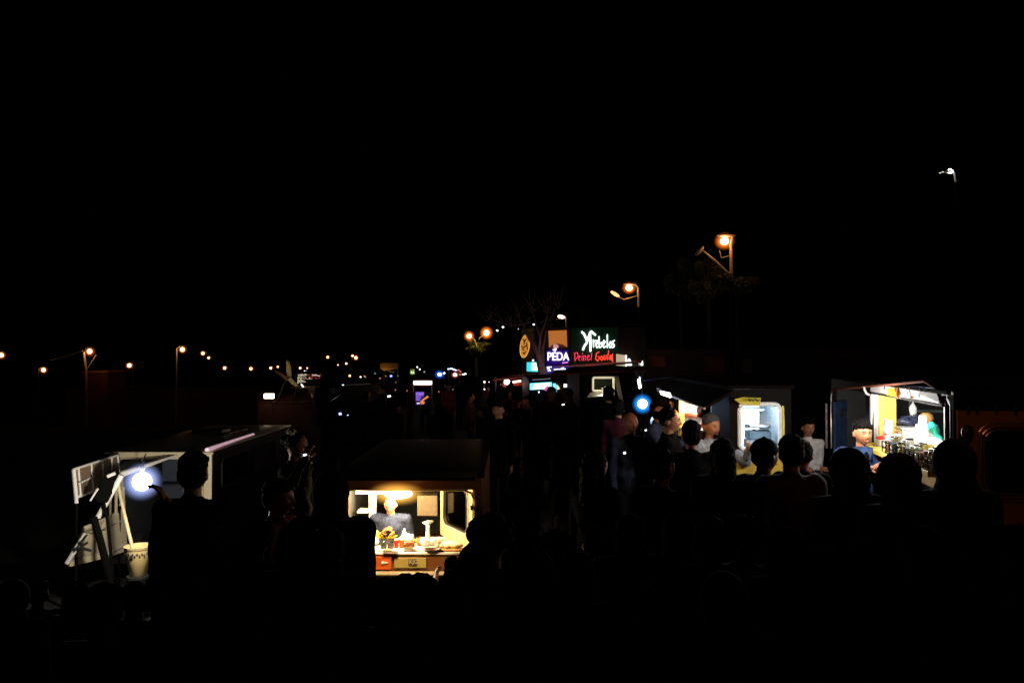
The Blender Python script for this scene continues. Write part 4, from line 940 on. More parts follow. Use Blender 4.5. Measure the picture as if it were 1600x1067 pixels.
T.part('pillar_trim', MB().tube([fD(sb+.1, .02, zcD-.1), fD(sb+.1, .02, zhD+.0), fD(sb+.03, .02, zhD+.07)], .018), mat('copper', (.035, .012, .006), .8, spec=.1), smooth=True)
oo = -.1
while (lambda p: CX+p.x/p.y*F)(fD(sa+.02, oo, 0)) < 1399: oo -= .01
T.part('inner_partition', fbox(MB(), fD, sa+.01, sa+.03, oo, -.05, zcD+.03, zhD-.01), mat('yellow_inner', (.78, .60, .10), .5, var=.08))
T.part('jamb', fbox(MB(), fD, sa-.04, sa+.005, -.05, .025, zcD-.02, zhD-.02), 'white_plastic')
m = MB(); fbox(m, fD, sa-.05, sb+.1, -.5, .17, zcD-.03, zcD+.02); T.part('counter', m, 'yellow_paint', bevel=.005)
m = MB(); fbox(m, fD, sa, sb+.08, .002, .03, zcD-.16, zcD-.035); T.part('counter_apron', m, mat('apron_yellow', (.6, .35, .05), .5))
# window in the far end wall, seen through the opening
q0 = fD(.075, -.05, 0); fW = Fr((q0.x, q0.y, 0), (-fD.n.x, -fD.n.y))
p0, p1 = wp(fW, 1421), wp(fW, 1484); y1, y0 = wz(fW, p0, 612), wz(fW, p0, 642)
w_ = T.part('window', MB().panel([fW(a, .01, b_) for a, b_ in rrect(p0, min(p1, 1.75), y0, y1, .05)], .01), 'dark_glass')
T.part('frame', ringtube(fW, p0, min(p1, 1.75), y0, y1, .05, .02, .018), mat('frame_teal', (.45, .6, .55), .4), w_, smooth=True)
# hatch
hL, hR = fD(sa, .02, zhD+.01), fD(sb-.03, .02, zhD+.01)
qR = P(1460, 604, 6.75); qL = P(1354, 603, 8.75)
hp = T.part('hatch', MB().panel([hL, hR, P(1463, 606, 6.72), P(1405, 601, 7.6), P(1362, 602.5, 8.5)], .02), mat('hatch_white', (.85, .84, .86), .4, var=.06))
T.part('hatch_rim', MB().tube([P(1298, 612, 9.9), P(1304, 609, 9.6), P(1352, 604, 8.5), P(1400, 600, 7.5), P(1444, 595.5, 6.75), P(1450, 599, 6.7), P(1463, 608, 6.6)], .012), mat('rim_copper', (.16, .055, .03), .8, spec=.15), hp, smooth=True)
T.part('hatch_trim', MB().panel([P(1404, 601.5, 7.5), P(1463, 606.5, 6.6), P(1463, 610, 6.6), P(1404, 602.8, 7.5)], .01), mat('trim_blue', (.08, .16, .6), .5), hp)
T.part('hook', MB().tube([P(1350, 604, 8.5), P(1351, 609, 8.5), P(1354, 615, 8.5), P(1358, 616.5, 8.5)], .012), 'white_paint', hp, smooth=True)
m = MB(); m.panel([P(1388, 606, 7.7), P(1397, 606, 7.6), P(1402, 620, 7.5), P(1386, 617, 7.7)], .006); T.part('pennant', m, 'yellow_plastic', hp)
T.part('pennant', MB().cap(P(1403.5, 606, 7.4), P(1403, 619, 7.4), .012, .018), 'orange_plastic', hp, smooth=True)
T.part('ornament', MB().tube([P(1420, 605, 7.1), P(1421, 612, 7.1), P(1424, 620, 7.1)], .004).ell(P(1425, 620.5, 7.1), (.018, .01, .012)), 'bread', hp, smooth=True)
T.part('clip', MB().box(P(1438, 609, 6.9), (.012, .01, .02)).box(P(1446, 610, 6.8), (.012, .01, .03)).box(P(1382, 606, 7.8), (.008, .01, .03)), 'black_rubber', hp)
# side door, blue lit frame
T.part('door_rail', MB().tube([P(1299, 614, 9.9), P(1298, 640, 9.9), P(1299, 700, 9.9)], .009), 'galvanised', smooth=True)
T.part('door_rail', MB().tube([P(1291, 630, 10.2), P(1291.5, 700, 10.2)], .014), mat('ribbed', (.3, .25, .22), .6, var=.6, scale=60), smooth=True)
T.part('door_jamb', MB().panel([P(1304, 628, 9.7), P(1322, 626, 9.85), P(1322, 700, 9.85), P(1304, 705, 9.7)], .03), mat('blue_metal', (.05, .09, .2), .35, var=.3))
T.part('door_vent', disc(P(1316, 646, 9.75), .035, .045, .02, Matrix.Identity(3)), 'dark_steel', smooth=True)
# lamp D
T = Thing('lamp', 'white strip lamp under the raised hatch of the food truck', 'lamp', fD((sa+sb)/2, -.12, zhD-.03))
T.part('tube', MB().tube([fD(sa+.3, -.08, zhD+.01), fD(sb-.3, -.08, zhD+.01)], .014), mat('tube_d', (.8, .8, .8), .5, (.95, .95, 1), 10), smooth=True)
T.light(fD(sa+.7, -.08, zhD-.06), (1, .95, .88), 20, .05); T.light(fD(sb-.5, -.08, zhD-.06), (1, .95, .88), 17, .05)
T.light(fD((sa+sb)/2-.1, .42, zhD-.12), (1, .94, .88), 38, .06); T.light(P(1310, 655, 9.3), (.3, .5, 1), .35, .05)  # blue light is added without a lamp, tints the door jamb
T.light(P(1308, 662, 9.8), (1, .75, .55), 1.5, .05)  # added light with no bulb, reaches the woman in white
# things on counter D
zk = zcD+.021
def cD(px, o): s = wp(fD, px, o); return fD(s, o, zk)
QR = fD.rot()
DG = 'food things on the truck counter'
def bowlD(px, o, r, h, label, m_, fill=None, name='bowl', cat='bowl'):
    c = cD(px, o); T = Thing(name, label, cat, c, DG)
    T.part('dish', MB().lathe([(r*.7, 0), (r*.8, .004), (r, h), (r*.95, h), (r*.72, .01)], c, 20), m_, smooth=True)
    if fill: T.part('food', MB().ell(c+V((0, 0, h)), (r*.85, r*.85, h*.45), seg=14), fill, smooth=True, remesh=.008, disp=.012, dscale=50)
    return T
bowlD(1380, .0, .09, .07, 'white bowl heaped with red food at the far left end of the truck counter', 'white_plastic', 'red_plastic')
c = cD(1399, -.08)
T = Thing('lunch_box', 'open white foam box with a small red mark on its leaning lid', 'food box', c, DG)
m = MB(); fo = Fr((c.x, c.y, 0), (fD.u.x, fD.u.y))
fbox(m, fo, -.12, .15, -.12, .1, zk, zk+.04); T.part('tray', m, 'white_plastic', bevel=.01)
p = [fo(-.12, .09, zk+.042), fo(.14, .09, zk+.042), fo(-.02, .03, zk+.27), fo(-.26, .03, zk+.27)]
T.part('lid', MB().panel(p, .02), 'white_plastic', bevel=.008); T.part('mark', MB().ell(fo(-.04, .085, zk+.13), (.02, .006, .012)), 'red_plastic', smooth=True)
c = cD(1419, -.35)
T = Thing('cool_box', 'white box with a crimson label behind the lunch box', 'box', c, DG)
fo = Fr((c.x, c.y, 0), (fD.u.x, fD.u.y))
T.part('box', fbox(MB(), fo, -.25, .25, -.14, .14, zk, zk+.16), 'white_plastic', bevel=.012); T.part('label', fbox(MB(), fo, -.16, .1, .141, .147, zk+.05, zk+.12), mat('crimson', (.6, .01, .06), .5)); T.part('rim', fbox(MB(), fo, -.26, .26, -.15, .15, zk+.162, zk+.18), 'white_plastic', bevel=.005)
c = c+V((0, 0, .182))
T = Thing('plastic_bag', 'shiny dark plastic bag lying on the white box', 'bag', c, DG)
T.part('bag', MB().ell(c+V((0, 0, .045)), (.12, .12, .05)).ell(c+V((.04, 0, .06)), (.08, .08, .05)), mat('bag_blue', (.04, .05, .10), .25, bump=.9, scale=14), smooth=True, remesh=.012, disp=.04, dscale=14)
c = cD(1426, -.42)+V((0, 0, .30))
T = Thing('squeeze_bottle', 'white rounded bottle standing above the dark bag', 'bottle', c, DG)
T.part('body', MB().lathe([(.03, -.02), (.038, .01), (.04, .06), (.02, .1)], c, 14), 'white_plastic', smooth=True); T.part('nozzle', MB().lathe([(.012, .1), (.005, .13)], c, 8), 'white_plastic', smooth=True)
c = cD(1441, -.12)
T = Thing('squeeze_bottle', 'tall white bottle in the middle of the truck counter', 'bottle', c, DG)
T.part('body', MB().lathe([(.05, 0), (.056, .02), (.055, .2), (.04, .28), (.035, .33)], c, 16), 'white_plastic', smooth=True); T.part('cap', MB().lathe([(.036, 0), (.03, .04)], c+V((0, 0, .331)), 14), 'white_plastic', smooth=True)
c = cD(1447, -.45)
T = Thing('bread_loaf', 'brown round bread behind the tall white bottle', 'bread', c, DG)
T.part('loaf', MB().ell(c+V((0, 0, .28)), (.075, .06, .06)), 'bread', smooth=True); T.part('tray', MB().box(c+V((0, 0, .11)), (.16, .16, .21)), 'white_plastic', bevel=.01)
bowlD(1457, -.15, .10, .13, 'pale yellow plastic tub in front of the teal cloth', mat('pale_yellow', (.7, .62, .2), .4), 'white_plastic', 'tub', 'tub')
bowlD(1472, -.05, .08, .13, 'white tub at the right end of the truck counter', 'white_plastic', 'bread', 'tub', 'tub')
c = cD(1462, -.4)
T = Thing('cloth', 'crumpled teal cloth hanging at the right of the truck opening', 'cloth', c, DG)
T.part('cloth', MB().cap(c+V((-.03, 0, .235)), c+V((.02, -.02, .1)), .042, .03).cap(c+V((.02, -.02, .1)), c+V((.03, -.02, .03)), .03, .035).cap(c+V((-.03, 0, .235)), c+V((-.08, 0, .18)), .035, .02), 'teal_cloth', smooth=True, remesh=.012, disp=.03, dscale=16)
# condiment rack in front
c = cD(1430, .1); fo = fD; r0_, r1_ = wp(fD, 1388, .1), wp(fD, 1469, .1)
T = Thing('jar_rack', 'dark wire rack full of glass jars along the front of the truck counter', 'rack', c)
m = MB()
for h in (.0, .045, .1): m.tube([fD(r0_, .16, zk+h+.005), fD(r1_, .16, zk+h+.005)], .005, 6); m.tube([fD(r0_, .05, zk+h+.005), fD(r1_, .05, zk+h+.005)], .005, 6)
n = 12
for i in range(n+1):
    s = r0_+(r1_-r0_)*i/n; m.tube([fD(s, .16, zk), fD(s, .16, zk+.105)], .006, 6); m.tube([fD(s, .05, zk+.1), fD(s, .16, zk+.1)], .005, 6)
T.part('wire_frame', m, 'flat_black', smooth=True)
fills = ['food_red', 'white_plastic', 'dark_plastic', 'pale_yellow', 'bread', 'white_plastic', 'wood', 'white_plastic', 'food_red', 'wood', 'wood', 'dark_plastic']
names_ = ['first', 'second', 'third', 'fourth', 'fifth', 'sixth', 'seventh', 'eighth', 'ninth', 'tenth', 'eleventh', 'twelfth']
desc = ['reddish', 'white', 'dark', 'pale yellow', 'tan', 'white', 'brown', 'white', 'reddish', 'brown', 'brown', 'dark']
for i in range(n):
    s = r0_+(r1_-r0_)*(i+.5)/n; c = fD(s, .105, zk+.002); h = .12+.03*(i % 3)
    T = Thing('jar', 'glass jar of %s sauce, %s from the far end of the wire rack' % (desc[i], names_[i]), 'jar', c, 'jars in the wire rack')
    T.part('glass', MB().lathe([(.035, 0), (.038, .005), (.038, h*.85), (.03, h)], c, 14), 'jar_glass', smooth=True)
    T.part('filling', MB().lathe([(.03, .0), (.033, .004), (.033, h*.6)], c+V((0, 0, .004)), 12), fills[i], smooth=True)
    T.part('lid', MB().lathe([(.033, 0), (.033, .014), (.028, .017)], c+V((0, 0, h+.001)), 14), 'dark_steel' if i % 2 else 'white_plastic', smooth=True)
# ---------------- rear end of the food truck, far right ----------------
T = TD; cn = fD(LD, 0, 0); fE = Fr((cn.x, cn.y, 0), (-fD.n.x, -fD.n.y))
zE = wz(fE, .1, 640)
e0, e1 = wp(fE, 1528), wp(fE, 1528)+1.15; eh1 = wz(fE, e0+.1, 666); eh0 = eh1-.55
mat('brown_shell', (.30, .10, .035), .3, var=.15)
m = wall(MB(), fE, .02, 1.88, gD+.36, zE, [(e0, e1, eh0, eh1)], .004, .03); rring(m, fE, e0, e1, eh0, eh1, .12, .006, .028)
T.part('rear_panel', m, 'brown_shell')
T.part('rear_eave', fbox(MB(), fE, -.02, 1.95, .004, .06, zE+.003, zE+.12), 'awning_cloth')
w_ = T.part('rear_window', MB().panel([fE(a, .012, b_) for a, b_ in rrect(e0, e1, eh0, eh1, .12)], .006), 'dark_glass')
for dd, rr in ((0, .012), (.03, .009), (-.025, .007)): T.part('frame', ringtube(fE, e0-dd, e1+dd, eh0-dd, eh1+dd, .12+dd*.7, .035, rr), mat('copper_frame', (.6, .26, .12), .3, metal=.8), w_, smooth=True)
T.part('mirror', MB().ell(fE(.06, .12, zE-.17), (.05, .03, .06)).tube([fE(.06, .12, zE-.17), fE(.08, .03, zE-.2)], .01), 'dark_plastic', smooth=True)
for x in (1513, 1527, 1556, 1586): T.part('eave_hook', MB().ell(at(fE, x, 638, .07), (.015, .01, .045)), 'black_rubber', smooth=True)
T.light(P(1560, 560, 5.0), (1, .5, .24), 4, .1)  # light added without a fixture to keep the rear panel visible
# ---------------- mid-distance stalls ----------------
def stall(name, label, cat, f, s0, s1, h0, h1, D, body, holes, lampc, e, inner='pale_interior', roof=True):
    T = Thing(name, label, cat, f(s0, 0, 0)); van(T, Fr(f(s0, 0, 0), (f.u.x, f.u.y)), s1-s0, D, 0, h0, h1, holes, body, inner, 'awning_cloth', crown=.06)
    return T
# F1: cream framed window (925-962)
dF = 17; fF = Fr((P(905, 0, dF).x, dF, 0), (1, .1)); L_ = 1.15
T = Thing('food_van', 'dark food van with a small cream framed lit window and pale counter', 'van', fF(0, 0, 0))
a0, a1 = wp(fF, 925), wp(fF, 960); b1_, b0_ = wz(fF, a0, 588.5), wz(fF, a0, 612)
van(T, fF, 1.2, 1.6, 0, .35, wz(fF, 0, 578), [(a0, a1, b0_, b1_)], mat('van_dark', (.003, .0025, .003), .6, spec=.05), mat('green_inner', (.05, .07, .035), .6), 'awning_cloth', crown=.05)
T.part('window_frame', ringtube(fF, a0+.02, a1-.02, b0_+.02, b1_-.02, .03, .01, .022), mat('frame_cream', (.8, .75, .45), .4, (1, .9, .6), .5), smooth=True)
T.part('counter', MB().panel([at(fF, 917, 621, .3), at(fF, 960, 618, .35), at(fF, 960, 612, 0), at(fF, 922, 614, 0)], .02), 'white_plastic')
T.part('white_cloth', MB().panel([at(fF, 960, 588, .02), at(fF, 966, 588, .02), at(fF, 974, 628, .3), at(fF, 969, 632, .3)], .02), mat('pale_cloth', (.4, .38, .36), .8))
T.part('awning', MB().panel([at(fF, 858, 586, .8), at(fF, 1010, 579, .8), at(fF, 1010, 573, 0), at(fF, 868, 579, 0)], .02), 'red_awning')
for x in (1004,): T.part('awning_pole', MB().tube([at(fF, x, 584, .75), V((at(fF, x, 584, .75).x, at(fF, x, 584, .75).y, 0))], .02), 'dark_steel')
T.light(fF((a0+a1)/2, -.3, b1_-.1), (1, .9, .65), 7, .05); T.light(at(fF, 945, 604, .3), (1, .85, .6), .9, .05)
for gx, gw, gh in ((947, .06, .12), (941, .03, .06), (953, .04, .08)): T.part('goods', MB().box(at(fF, gx, 608, -.15), (gw, .05, gh)), 'white_plastic', bevel=.005)
# F2: blue/pink menu stall
dG = 21; fG = Fr((P(826, 0, dG).x, dG, 0), (1, .08))
T = Thing('food_van', 'food van with a broad cyan and white lit menu panel above the crowd', 'van', fG(0, 0, 0))
zG = wz(fG, 0, 590); g0, g1 = wp(fG, 828), wp(fG, 876)
van(T, fG, wp(fG, 905), 1.8, 0, .35, zG, [(wp(fG, 879), wp(fG, 891), wz(fG, 1, 618), wz(fG, 1, 600))], mat('van_blue', (.003, .003, .006), .6, spec=.05), 'dark_interior', 'awning_cloth', crown=.05)
mat('menu_cyan', (.2, .5, .6), .5, (.15, .8, 1), 1.6); mat('menu_white', (.7, .7, .7), .5, (1, .9, .95), 2.6); mat('menu_pink', (.7, .2, .4), .5, (.9, .15, .5), .7)
T.part('menu_panel', MB().panel([at(fG, 828, 609, .05), at(fG, 862, 607, .05), at(fG, 862, 597, .05), at(fG, 828, 599, .05)], .03), 'menu_cyan')
T.part('menu_panel', MB().panel([at(fG, 832, 608, .09), at(fG, 858, 606, .09), at(fG, 858, 598.5, .09), at(fG, 836, 600, .09)], .02), 'menu_white')
T.part('menu_panel', MB().panel([at(fG, 849, 609, .12), at(fG, 860, 612, .12), at(fG, 859, 604, .12), at(fG, 855, 602, .12)], .02), 'menu_pink')
T.part('menu_panel', MB().panel([at(fG, 864, 611, .05), at(fG, 870, 612, .05), at(fG, 869, 599, .05), at(fG, 864, 599, .05)], .03), 'menu_cyan', label='narrow cyan menu panel')
T.part('menu_panel', MB().panel([at(fG, 871, 609, .06), at(fG, 875, 607, .06), at(fG, 875, 600, .06), at(fG, 870, 600, .06)], .03), mat('menu_yellow', (.7, .6, .3), .5, (1, .85, .35), 1.2), label='small yellow menu panel')
T.part('window_frame', MB().tube([at(fG, 881, 602.5, .03), at(fG, 888.5, 602.5, .03), at(fG, 891.5, 615, .03)], .05), mat('win_white', (.8, .8, .8), .5, (1, .98, .95), 1.4), smooth=True)
T.part('fascia', MB().panel([at(fG, 832, 594, .4), at(fG, 860, 592, .4), at(fG, 860, 591, .4), at(fG, 832, 593, .4)], .02), mat('fascia_pale', (.4, .4, .45), .5, (.6, .6, .8), .25))
T.light(at(fG, 850, 612, .7), (.7, .5, 1), .8, .2); T.light(at(fG, 884, 616, 1.6), (1, .55, .25), 3, .1)
# F3: reddish stall with flat roof (785-830)
dI = 25; fI = Fr((P(778, 0, dI).x, dI, 0), (1, .1))
T = Thing('market_stall', 'stall with thin red brown roof and white lamp, left of the cyan menu van', 'stall', fI(0, 0, 0))
T.part('roof', MB().panel([at(fI, 770, 594, .9), at(fI, 838, 588, .9), at(fI, 838, 585, -.6), at(fI, 800, 586.5, -.6)], .05), 'red_awning')
for x, o in ((774, .8), (836, .8), (803, -.5), (836, -.5)): p_ = at(fI, x, 594, o); T.part('post', MB().tube([V((p_.x, p_.y, 0)), V((p_.x, p_.y, at(fI, x, 589, o).z))], .03), 'dark_steel')
T.part('counter', fbox(MB(), fI, .2, 1.1, .2, .5, 0, .95), mat('stall_red', (.3, .04, .03), .5), bevel=.02)
T.part('lamp', MB().ell(at(fI, 792, 596.5, .7), (.085, .05, .085)), mat('lamp_white', (.8, .8, .8), .5, (1, .9, 1), 8), smooth=True)
T.part('light_strip', MB().tube([at(fI, 801, 597, .6), at(fI, 814, 595, .6)], .03), mat('strip_warm', (.8, .8, .8), .5, (1, .75, .5), 3), smooth=True)
T.part('goods', MB().box(at(fI, 812, 600, .4), (.4, .1, .1)), 'red_plastic', bevel=.01); T.part('goods', MB().box(at(fI, 788, 601, .4), (.12, .1, .16)), 'red_plastic', bevel=.01)
T.light(at(fI, 795, 600, 1.4), (1, .55, .55), 4, .1)
# F4: pink fascia + menu board (645-676)
dJ = 22
T = Thing('snack_stall', 'snack stall with a glowing pink white fascia above its menu board', 'stall', V((P(661, 0, dJ).x, dJ, G(-2.4, dJ))))
T.part('fascia', MB().box(P(660.5, 598, dJ), (.50, .12, .10)), mat('fascia_glow', (.8, .6, .6), .5, (1, .72, .66), 5), bevel=.02)
T.part('fascia_halo', MB().ell(P(660.5, 598, dJ), (.34, .1, .13), seg=20), halo_mat('pink_glow', (1, .12, .12), 2.5), smooth=True)
T.part('roof', MB().box(P(660.5, 592, dJ+.3), (.7, .8, .03)), 'awning_cloth')
for x in (646, 675): T.part('post', MB().tube([V((P(x, 0, dJ+.1).x, dJ+.1, G(-2.4, dJ))), P(x, 592, dJ+.1)], .02), 'dark_steel')
T.light(P(660, 608, dJ-.5), (1, .5, .4), 3, .1)
T = Thing('menu_board', 'violet menu board with rows of writing and an orange food picture under the pink fascia', 'sign', P(655, 634, dJ-.1))
T.part('board', MB().panel([P(649, 633, dJ-.1), P(663, 633, dJ-.1), P(663, 612, dJ-.1), P(649, 612, dJ-.1)], .03), mat('board_violet', (.02, .01, .06), .6, (.03, .0, .12), .4))
m = MB(); rnd = random.Random(3)
for j, y in enumerate((613.5, 615.5, 617.7, 620, 622.5, 625)):
    x = 650
    while x < (662 if j < 3 else 656): w2 = rnd.uniform(.6, 1.8); m.cap(P(x, y, dJ-.13), P(x+w2, y-.2, dJ-.13), .007, .007, 5); x += w2+.8
T.part('lettering', m, glow('letter_violet', (.3, .15, 1), 1.6), smooth=True)
T.part('picture', MB().ell(P(660, 629, dJ-.13), (.065, .02, .045)).cap(P(658, 627, dJ-.14), P(668, 620, dJ-.14), .02, .03), mat('pic_orange', (.7, .3, .1), .6, (1, .35, .1), .55, var=.5, scale=30), smooth=True)
T.part('picture', MB().ell(P(653.5, 630, dJ-.14), (.05, .02, .02)), glow('pic_white', (.6, .55, 1), 1.2), smooth=True)
T.part('post', MB().tube([P(656, 633, dJ-.08), V((P(656, 0, dJ-.08).x, dJ-.08, G(-2.4, dJ)))], .02), 'dark_steel')
# police blue light & further lights
def beacon(px, py, d, r, label, core, glowm=None, gr=None, ground=True, cat='light', name='beacon'):
    c = P(px, py, d); g = G(c.x, d); T = Thing(name, label, cat, (c.x, d, g), 'tiny lights of the distant market' if label.startswith('tiny market') else None)
    T.part('bulb', MB().ell(c, (r*d/F, r*d/F, r*d/F*.8)), core, smooth=True)
    if glowm: T.part('lamp_halo', MB().ell(c, (gr*d/F*1.2, gr*d/F, gr*d/F)), glowm, smooth=True)
    T.part('post', MB().tube([(c.x, d+.02, g), (c.x, d+.02, c.z-.02)], .02), 'dark_steel')
    return T
glow('b_blue', (.5, .75, 1), 8); glow('b_white', (.9, .93, 1), 3); glow('b_pink', (1, .75, .75), 4); glow('b_lblue', (.3, .35, 1), 3); glow('b_green', (.75, 1, .5), 1.6); glow('red_dot', (1, .25, .1), .8); glow('b_dim', (.6, .6, .6), .5)
halo_mat('beacon_glow', (.03, .15, 1), 3.5); halo_mat('red_glow', (1, .08, .03), 1.5)
beacon(687, 585, 40, 3, 'bright blue beacon beyond the snack stall', 'b_blue', 'beacon_glow', 8)
beacon(694, 583, 40, 1.8, 'violet white light touching the right of the blue beacon', 'b_white', None)
beacon(711, 585.5, 42, 3.2, 'pink white light right of the blue beacon', 'b_pink', 'red_glow', 7)
beacon(611, 587.5, 50, 1.8, 'small blue white light left of the snack stall', 'b_lblue', 'beacon_glow', 3)
beacon(637, 600.8, 30, 1.3, 'tiny cyan light at the left end of the pink fascia', 'b_blue')
beacon(749, 584.5, 36, 1.4, 'small violet light right of the coloured lights', 'b_lblue')
beacon(652, 573.5, 60, 1.2, 'tiny white light, upper of two above the green sign', 'b_white')
beacon(656, 577, 60, 1.2, 'tiny white light, lower of two beside the green sign', 'b_white')
beacon(663, 581, 60, 1.3, 'dim grey light right of the green sign', 'b_dim')
beacon(589, 604.5, 45, 1, 'tiny blue white light left of the pink fascia in the dark', 'b_white')
beacon(586, 583.5, 60, 1.2, 'dim grey light below the lit canopy edge', 'b_dim')
beacon(786, 511, 60, 1.6, 'white light left of the bare tree crown', 'b_white', cat='light')
beacon(783-6, 516.5, 60, 1.6, 'white light further left of the bare tree crown', 'b_white')
beacon(834, 507, 40, 1.5, 'white light among the bare branches', 'b_white')
beacon(810, 514, 50, 1.2, 'dim light left of the oval sign top', 'b_dim')
beacon(757, 608, 20, 1.2, 'tiny greenish white light over the dark crowd', 'b_white')
rl = random.Random(31)
for i in range(34):
    px = rl.uniform(560, 842); py = rl.uniform(586, 612); d_ = rl.uniform(24, 44)
    if 640 < px < 682: continue
    beacon(px, py, d_, rl.uniform(.6, 1.5), 'tiny market light glinting over the distant crowd', rl.choice(['b_white', 'b_pink', 'b_lblue', 'b_dim', 'red_dot', 'b_dim', 'red_dot']))
T = Thing('string_lights', 'strand of small blue and orange lights above the pink white light', 'lights', V((P(715, 0, 42).x, 42, G(-3, 42))))
pts = [(701, 576.5), (705, 576), (709, 577), (712, 578.5), (716, 578), (719, 580.5), (724, 585), (727, 584), (719, 585)]
T.part('wire', MB().tube([P(x, y, 42) for x, y in pts], .02), 'dark_steel'); 
for i, (x, y) in enumerate(pts): T.part('bulb', MB().ell(P(x, y, 41.9), (.07, .05, .035)), ('b_lblue', 'b_white', 'b_white', 'b_lblue', 'red_dot', 'red_dot', 'b_white', 'b_white', 'red_dot')[i] , smooth=True)
T.part('post', MB().tube([P(701, 577, 42.1), V((P(701, 0, 42).x, 42.1, G(-3, 42)))], .03), 'dark_steel')
T = Thing('lit_sign', 'small yellow green lit sign above the pink fascia', 'sign', V((P(645, 0, 45).x, 45, G(-5, 45))))
T.part('board', MB().box(P(644.5, 581, 45), (.28, .05, .32)), mat('gb', (.02, .03, .0), .5, (.1, .14, .02), .5)); T.part('lettering', text_mesh('RS', P(644.5, 582, 44.95), (1, 0, 0), (0, 0, 1), .2, .01), 'b_green'); T.part('lettering', text_mesh('nn', P(645.5, 577.5, 44.95), (1, 0, 0), (0, 0, 1), .12, .01), glow('b_yg', (.6, .6, .1), .6))
T.part('post', MB().tube([P(644.5, 584, 45.1), V((P(644.5, 0, 45).x, 45.1, G(-5, 45)))], .04), 'dark_steel')
# glittering stall (462-505, 580-605)
dK = 30
T = Thing('trinket_stall', 'market stall crowded with glittering white and red goods', 'stall', V((P(480, 0, dK).x, dK, G(-8, dK))))
gk = G(-8, dK)
T.part('counter', MB().box(V((P(480, 0, dK).x, dK, (P(0, 603, dK).z+gk)/2)), (1.0, .7, P(0, 603, dK).z-gk)), 'wood', bevel=.02)
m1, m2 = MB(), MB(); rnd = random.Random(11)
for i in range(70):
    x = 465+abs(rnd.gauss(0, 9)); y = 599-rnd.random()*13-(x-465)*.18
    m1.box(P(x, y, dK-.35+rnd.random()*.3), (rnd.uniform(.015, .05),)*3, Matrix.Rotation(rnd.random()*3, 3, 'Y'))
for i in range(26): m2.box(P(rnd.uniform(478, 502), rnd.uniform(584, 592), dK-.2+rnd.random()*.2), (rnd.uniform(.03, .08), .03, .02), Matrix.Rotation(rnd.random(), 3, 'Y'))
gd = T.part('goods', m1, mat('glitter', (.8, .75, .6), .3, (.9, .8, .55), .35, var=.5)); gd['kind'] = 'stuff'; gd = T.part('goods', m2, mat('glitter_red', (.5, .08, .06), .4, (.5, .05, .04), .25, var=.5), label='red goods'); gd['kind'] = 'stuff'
T.part('lamp', MB().ell(P(476, 580, dK), .03).ell(P(479, 580, dK), .018), 'b_white', smooth=True)
T.part('lamp', MB().cap(P(471, 601, dK-.4), P(474, 604, dK-.4), .025, .02), 'b_white', smooth=True)
m = MB()
for i in range(8): m.ell(P(488+i*1.6, 586-(i-3 if i > 3 else 0)*-.9*.4, dK-.4), .018)
T.part('lamp', m, glow('soft_white', (.8, .7, .7), .9), smooth=True)
T.part('roof', MB().panel([P(458, 583, dK+.3), P(506, 580, dK+.3), P(506, 579, dK-.5), P(458, 581, dK-.5)], .03), 'awning_cloth')
for x in (462, 504): T.part('post', MB().tube([V((P(x, 0, dK).x, dK, gk)), P(x, 581, dK)], .02), 'dark_steel')
T.light(P(474, 594, dK-.9), (1, .9, .7), 1.5, .1)
# raised hatch (448..) & diag, van behind with warm roof light sign
dL = 20; gl = G(-6.5, dL)
T = Thing('parked_van', 'dark van with a raised yellow lit hatch standing upright on its sloping roof edge', 'van', V((P(440, 0, dL).x, dL, gl)))
fL = Fr((P(405, 0, dL).x, dL, 0), (1, .25)); zL = P(0, 628, dL).z
van(T, fL, 1.3, 2.2, gl, gl+.35, zL, [], mat('van_redbrown', (.06, .02, .012), .35), 'dark_interior', None, crown=.28)
T.part('hatch', MB().panel([P(447.5, 563, dL-.2), P(450.5, 564, dL-.2), P(455, 575, dL-.1), P(455, 588, dL), P(449, 588, dL)], .04), mat('hatch_yellow', (.55, .42, .16), .5, var=.3, scale=8))
T.part('roof_edge', MB().panel([P(429, 580, dL), P(434, 580.5, dL), P(449, 590, dL-.1), P(448, 594, dL-.1)], .05), mat('edge_brown', (.22, .11, .06), .5, var=.3))
T.part('roof_edge', MB().panel([P(449, 593, dL-.2), P(455, 590, dL-.2), P(466, 603, dL-.3), P(463, 604, dL-.3), P(457, 601, dL-.3)], .05), mat('edge_cream', (.5, .45, .28), .5, var=.2))
T.part('hatch_stay', MB().tube([P(448, 590, dL), P(430, 632, dL)], .02).tube([P(464, 603, dL-.3), P(458, 632, dL)], .02), 'dark_steel')
T.light(P(462, 588, dL-.7), (1, .8, .45), 2.2, .1)
T = Thing('roof_sign', 'small white lit box sign glowing on a reddish vehicle roof', 'sign', P(420, 623, dL-.6))
T.part('box', MB().box(P(420.5, 618.7, dL-.6), (.235, .08, .115)), mat('taxi_glow', (.9, .8, .6), .5, (1, .85, .6), 7), bevel=.012)
T.part('base', MB().box(P(421.5, 624.2, dL-.6), (.16, .06, .05)), 'dark_steel')
T.part('stem', MB().tube([P(424, 625, dL-.6), P(426, 633, dL-.5), V((P(426, 633, dL-.5).x, dL-.5, gl))], .012), 'dark_steel')
T.light(P(426, 616, dL-.35), (1, .4, .15), .8, .05)
